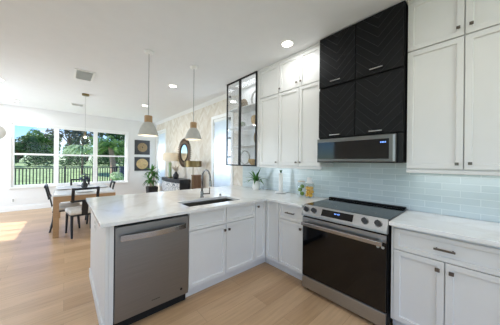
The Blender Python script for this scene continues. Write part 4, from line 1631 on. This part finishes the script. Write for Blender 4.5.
def clump(r, n, W, zlo, zhi, s):
    return [(r.uniform(-W, W), r.uniform(-W * .6, W * .6), r.uniform(zlo, zhi), s * r.uniform(.8, 1.2), s * r.uniform(.8, 1.2), s * r.uniform(.7, 1.0)) for _ in range(n)]


R1 = random.Random(3)
# distances: about 25-35 m from the house
def crown(seed, w, zlo, zhi, sc):
    return clump(random.Random(seed), 8, w, zlo, zhi, sc)


tree('garden_tree', 'dense dark green tree at the edge of the first window pane', -3.3, 27, 1.2, crown(1, 1.2, 1.2, 2.1, 0.75), 1.2, 2600, 0.26, M['leaf_dark'], seed=11, tr=0.1)
tree('garden_tree', 'bushy mid green tree with a bare trunk in the first window pane', -2.2, 31.5, 1.27, crown(2, 1.3, 1.6, 2.9, 0.8), 1.8, 2600, 0.26, M['leaf_mid'], seed=12, tr=0.12)
tree('garden_tree', 'greyish sparse tree between the first and second panes', 0.3, 27, 1.2, crown(3, 1.2, 2.2, 4.4, 0.85), 2.4, 1700, 0.24, M['leaf_grey'], seed=13, tr=0.12)
tree('garden_tree', 'tall grey-green tree rising behind the pale weeping tree', 2.0, 31.5, 1.27, crown(4, 1.3, 2.0, 5.2, 0.9), 2.6, 2400, 0.26, M['leaf_grey'], seed=14, tr=0.15)
tree('garden_tree', 'dark tree filling the last window pane behind the palm', 4.4, 27, 1.2, crown(5, 1.5, 1.6, 4.6, 1.0), 2.2, 2800, 0.28, M['leaf_dark'], seed=15, tr=0.15)
tree('garden_tree', 'dark tree beyond the edge of the last pane', 6.6, 31.5, 1.27, crown(6, 1.5, 1.6, 4.2, 1.1), 2.2, 2200, 0.3, M['leaf_mid'], seed=16, tr=0.15)
FAR = (('low dark tree far behind the first pane, beneath the blue sky', -5.6, 2.6), ('low far tree showing between the trunks in the first pane', -2.2, 2.8), ('far dark tree behind the sparse grey tree', 1.3, 3.6),
       ('far dark tree behind the pale weeping tree', 4.8, 3.4), ('far dark tree behind the crown of the palm', 8.2, 4.2), ('far dark tree at the outer edge of the last pane', 11.6, 4.4))
for k, (lab, x, h) in enumerate(FAR):
    tree('garden_tree', lab, x, 38.5, 1.3, [(-.7, 0, h * .38, .95, .9, h * .36), (.7, 0, h * .36, .95, .9, h * .36), (0, 0, h * .6, 1.2, .9, h * .38)], 0.8, 1800, 0.34, M['leaf_dark'], seed=61 + k, tr=0.12)
t = thing('weeping_tree', 'pale weeping tree arching over the fence in the middle pane', 'tree', (0.88, 17.6, 0.5), 'trees nearer the fence')
MB().tube([(0.88, 17.6, 0.4), (0.9, 17.6, 1.4), (0.88, 17.6, 2.3)], 0.06, 8, [0.08, 0.06, 0.04]).build('trunk', M['bark'], t, smooth=60)
mb = MB()
rw = random.Random(8)
for k in range(260):
    an = rw.uniform(0, 2 * pi)
    L = rw.uniform(0.9, 1.35)
    mb.blade((0.88, 17.6, 2.22 + rw.uniform(-0.1, 0.1)), (cos(an), 0.6 * sin(an), rw.uniform(0.1, 0.5)), L, 0.09, rw.uniform(1.0, 1.7), seg=7)
mb.build('fronds', M['leaf_pale'], t, fixn=False)
for k, (x, lab) in enumerate(((-3.5, 'dark hedge shrub below the dense tree'), (-1.5, 'dark hedge shrub below the bare trunk'), (0.5, 'dark hedge shrub below the sparse grey tree'),
                              (2.5, 'dark hedge shrub behind the weeping tree'), (4.5, 'dark hedge shrub behind the palm trunk'), (6.5, 'dark hedge shrub at the end of the row'))):
    t = tree('hedge_shrub', lab, x, 21.6, 0.9, [(-.45, 0, .45, .46, .4, .46), (0, 0, .55, .5, .4, .52), (.45, 0, .45, .46, .4, .46)], 0, 700, 0.16, M['leaf_dark'], group='hedge along the lawn', seed=31 + k)
    t['category'] = 'shrub'

# palm
pxx, pyy = 2.09, 13.8
t = thing('palm_tree', 'palm with a pinkish trunk behind the fence in the last pane', 'tree', (pxx, pyy, GZ))
MB().tube([(pxx, pyy, GZ - 0.1), (pxx + 0.05, pyy, 0.9), (pxx - 0.1, pyy, 2.2)], 0.16, 12, [0.2, 0.15, 0.13]).build('trunk', M['palmbark'], t, smooth=60)
mb = MB()
rp_ = random.Random(5)
for k in range(26):
    an = k * 2.399
    up = rp_.uniform(0.0, 1.6)
    L = rp_.uniform(1.15, 1.5)
    d = Vector((cos(an), sin(an), up)).normalized()
    p = Vector((pxx - 0.1, pyy, 2.2))
    for j in range(14):
        side = d.cross(Vector((0, 0, 1))).normalized()
        for s in (-1, 1):
            ln = 0.42 * sin(pi * (0.12 + 0.8 * j / 14))
            mb.blade(p, side * s + d * 0.7 + Vector((0, 0, -0.25)), ln, 0.06, 0.8, seg=2)
        d = (d + Vector((0, 0, -1.5 / 14))).normalized()
        p = p + d * (L / 14)
mb.build('fronds', M['leaf_mid'], t, fixn=False)
# pale shrub by the fence
t = tree('pale_shrub', 'light green bush in front of the fence in the last pane', 1.82, 10.9, GZ, [(0, 0, .80, .30, .25, .2), (0.05, 0, .6, .26, .22, .2)], 0.6, 500, 0.1, M['leaf_pale'], group=None, tr=0.03, seed=41)
t['category'] = 'shrub'
t = thing('utility_post', 'dark slate utility post standing beside the light green bush', 'post', (2.2, 11.6, GZ))
MB().box(2.08, 11.5, GZ - 0.02, 2.32, 11.74, 1.08, 0.01).build('box', M['slate'], t)
MB().box(2.06, 11.48, 1.0805, 2.34, 11.76, 1.11, 0.01).build('cap', M['slate'], t)

for o in bpy.data.objects:
    if '_org' in o:
        del o['_org']
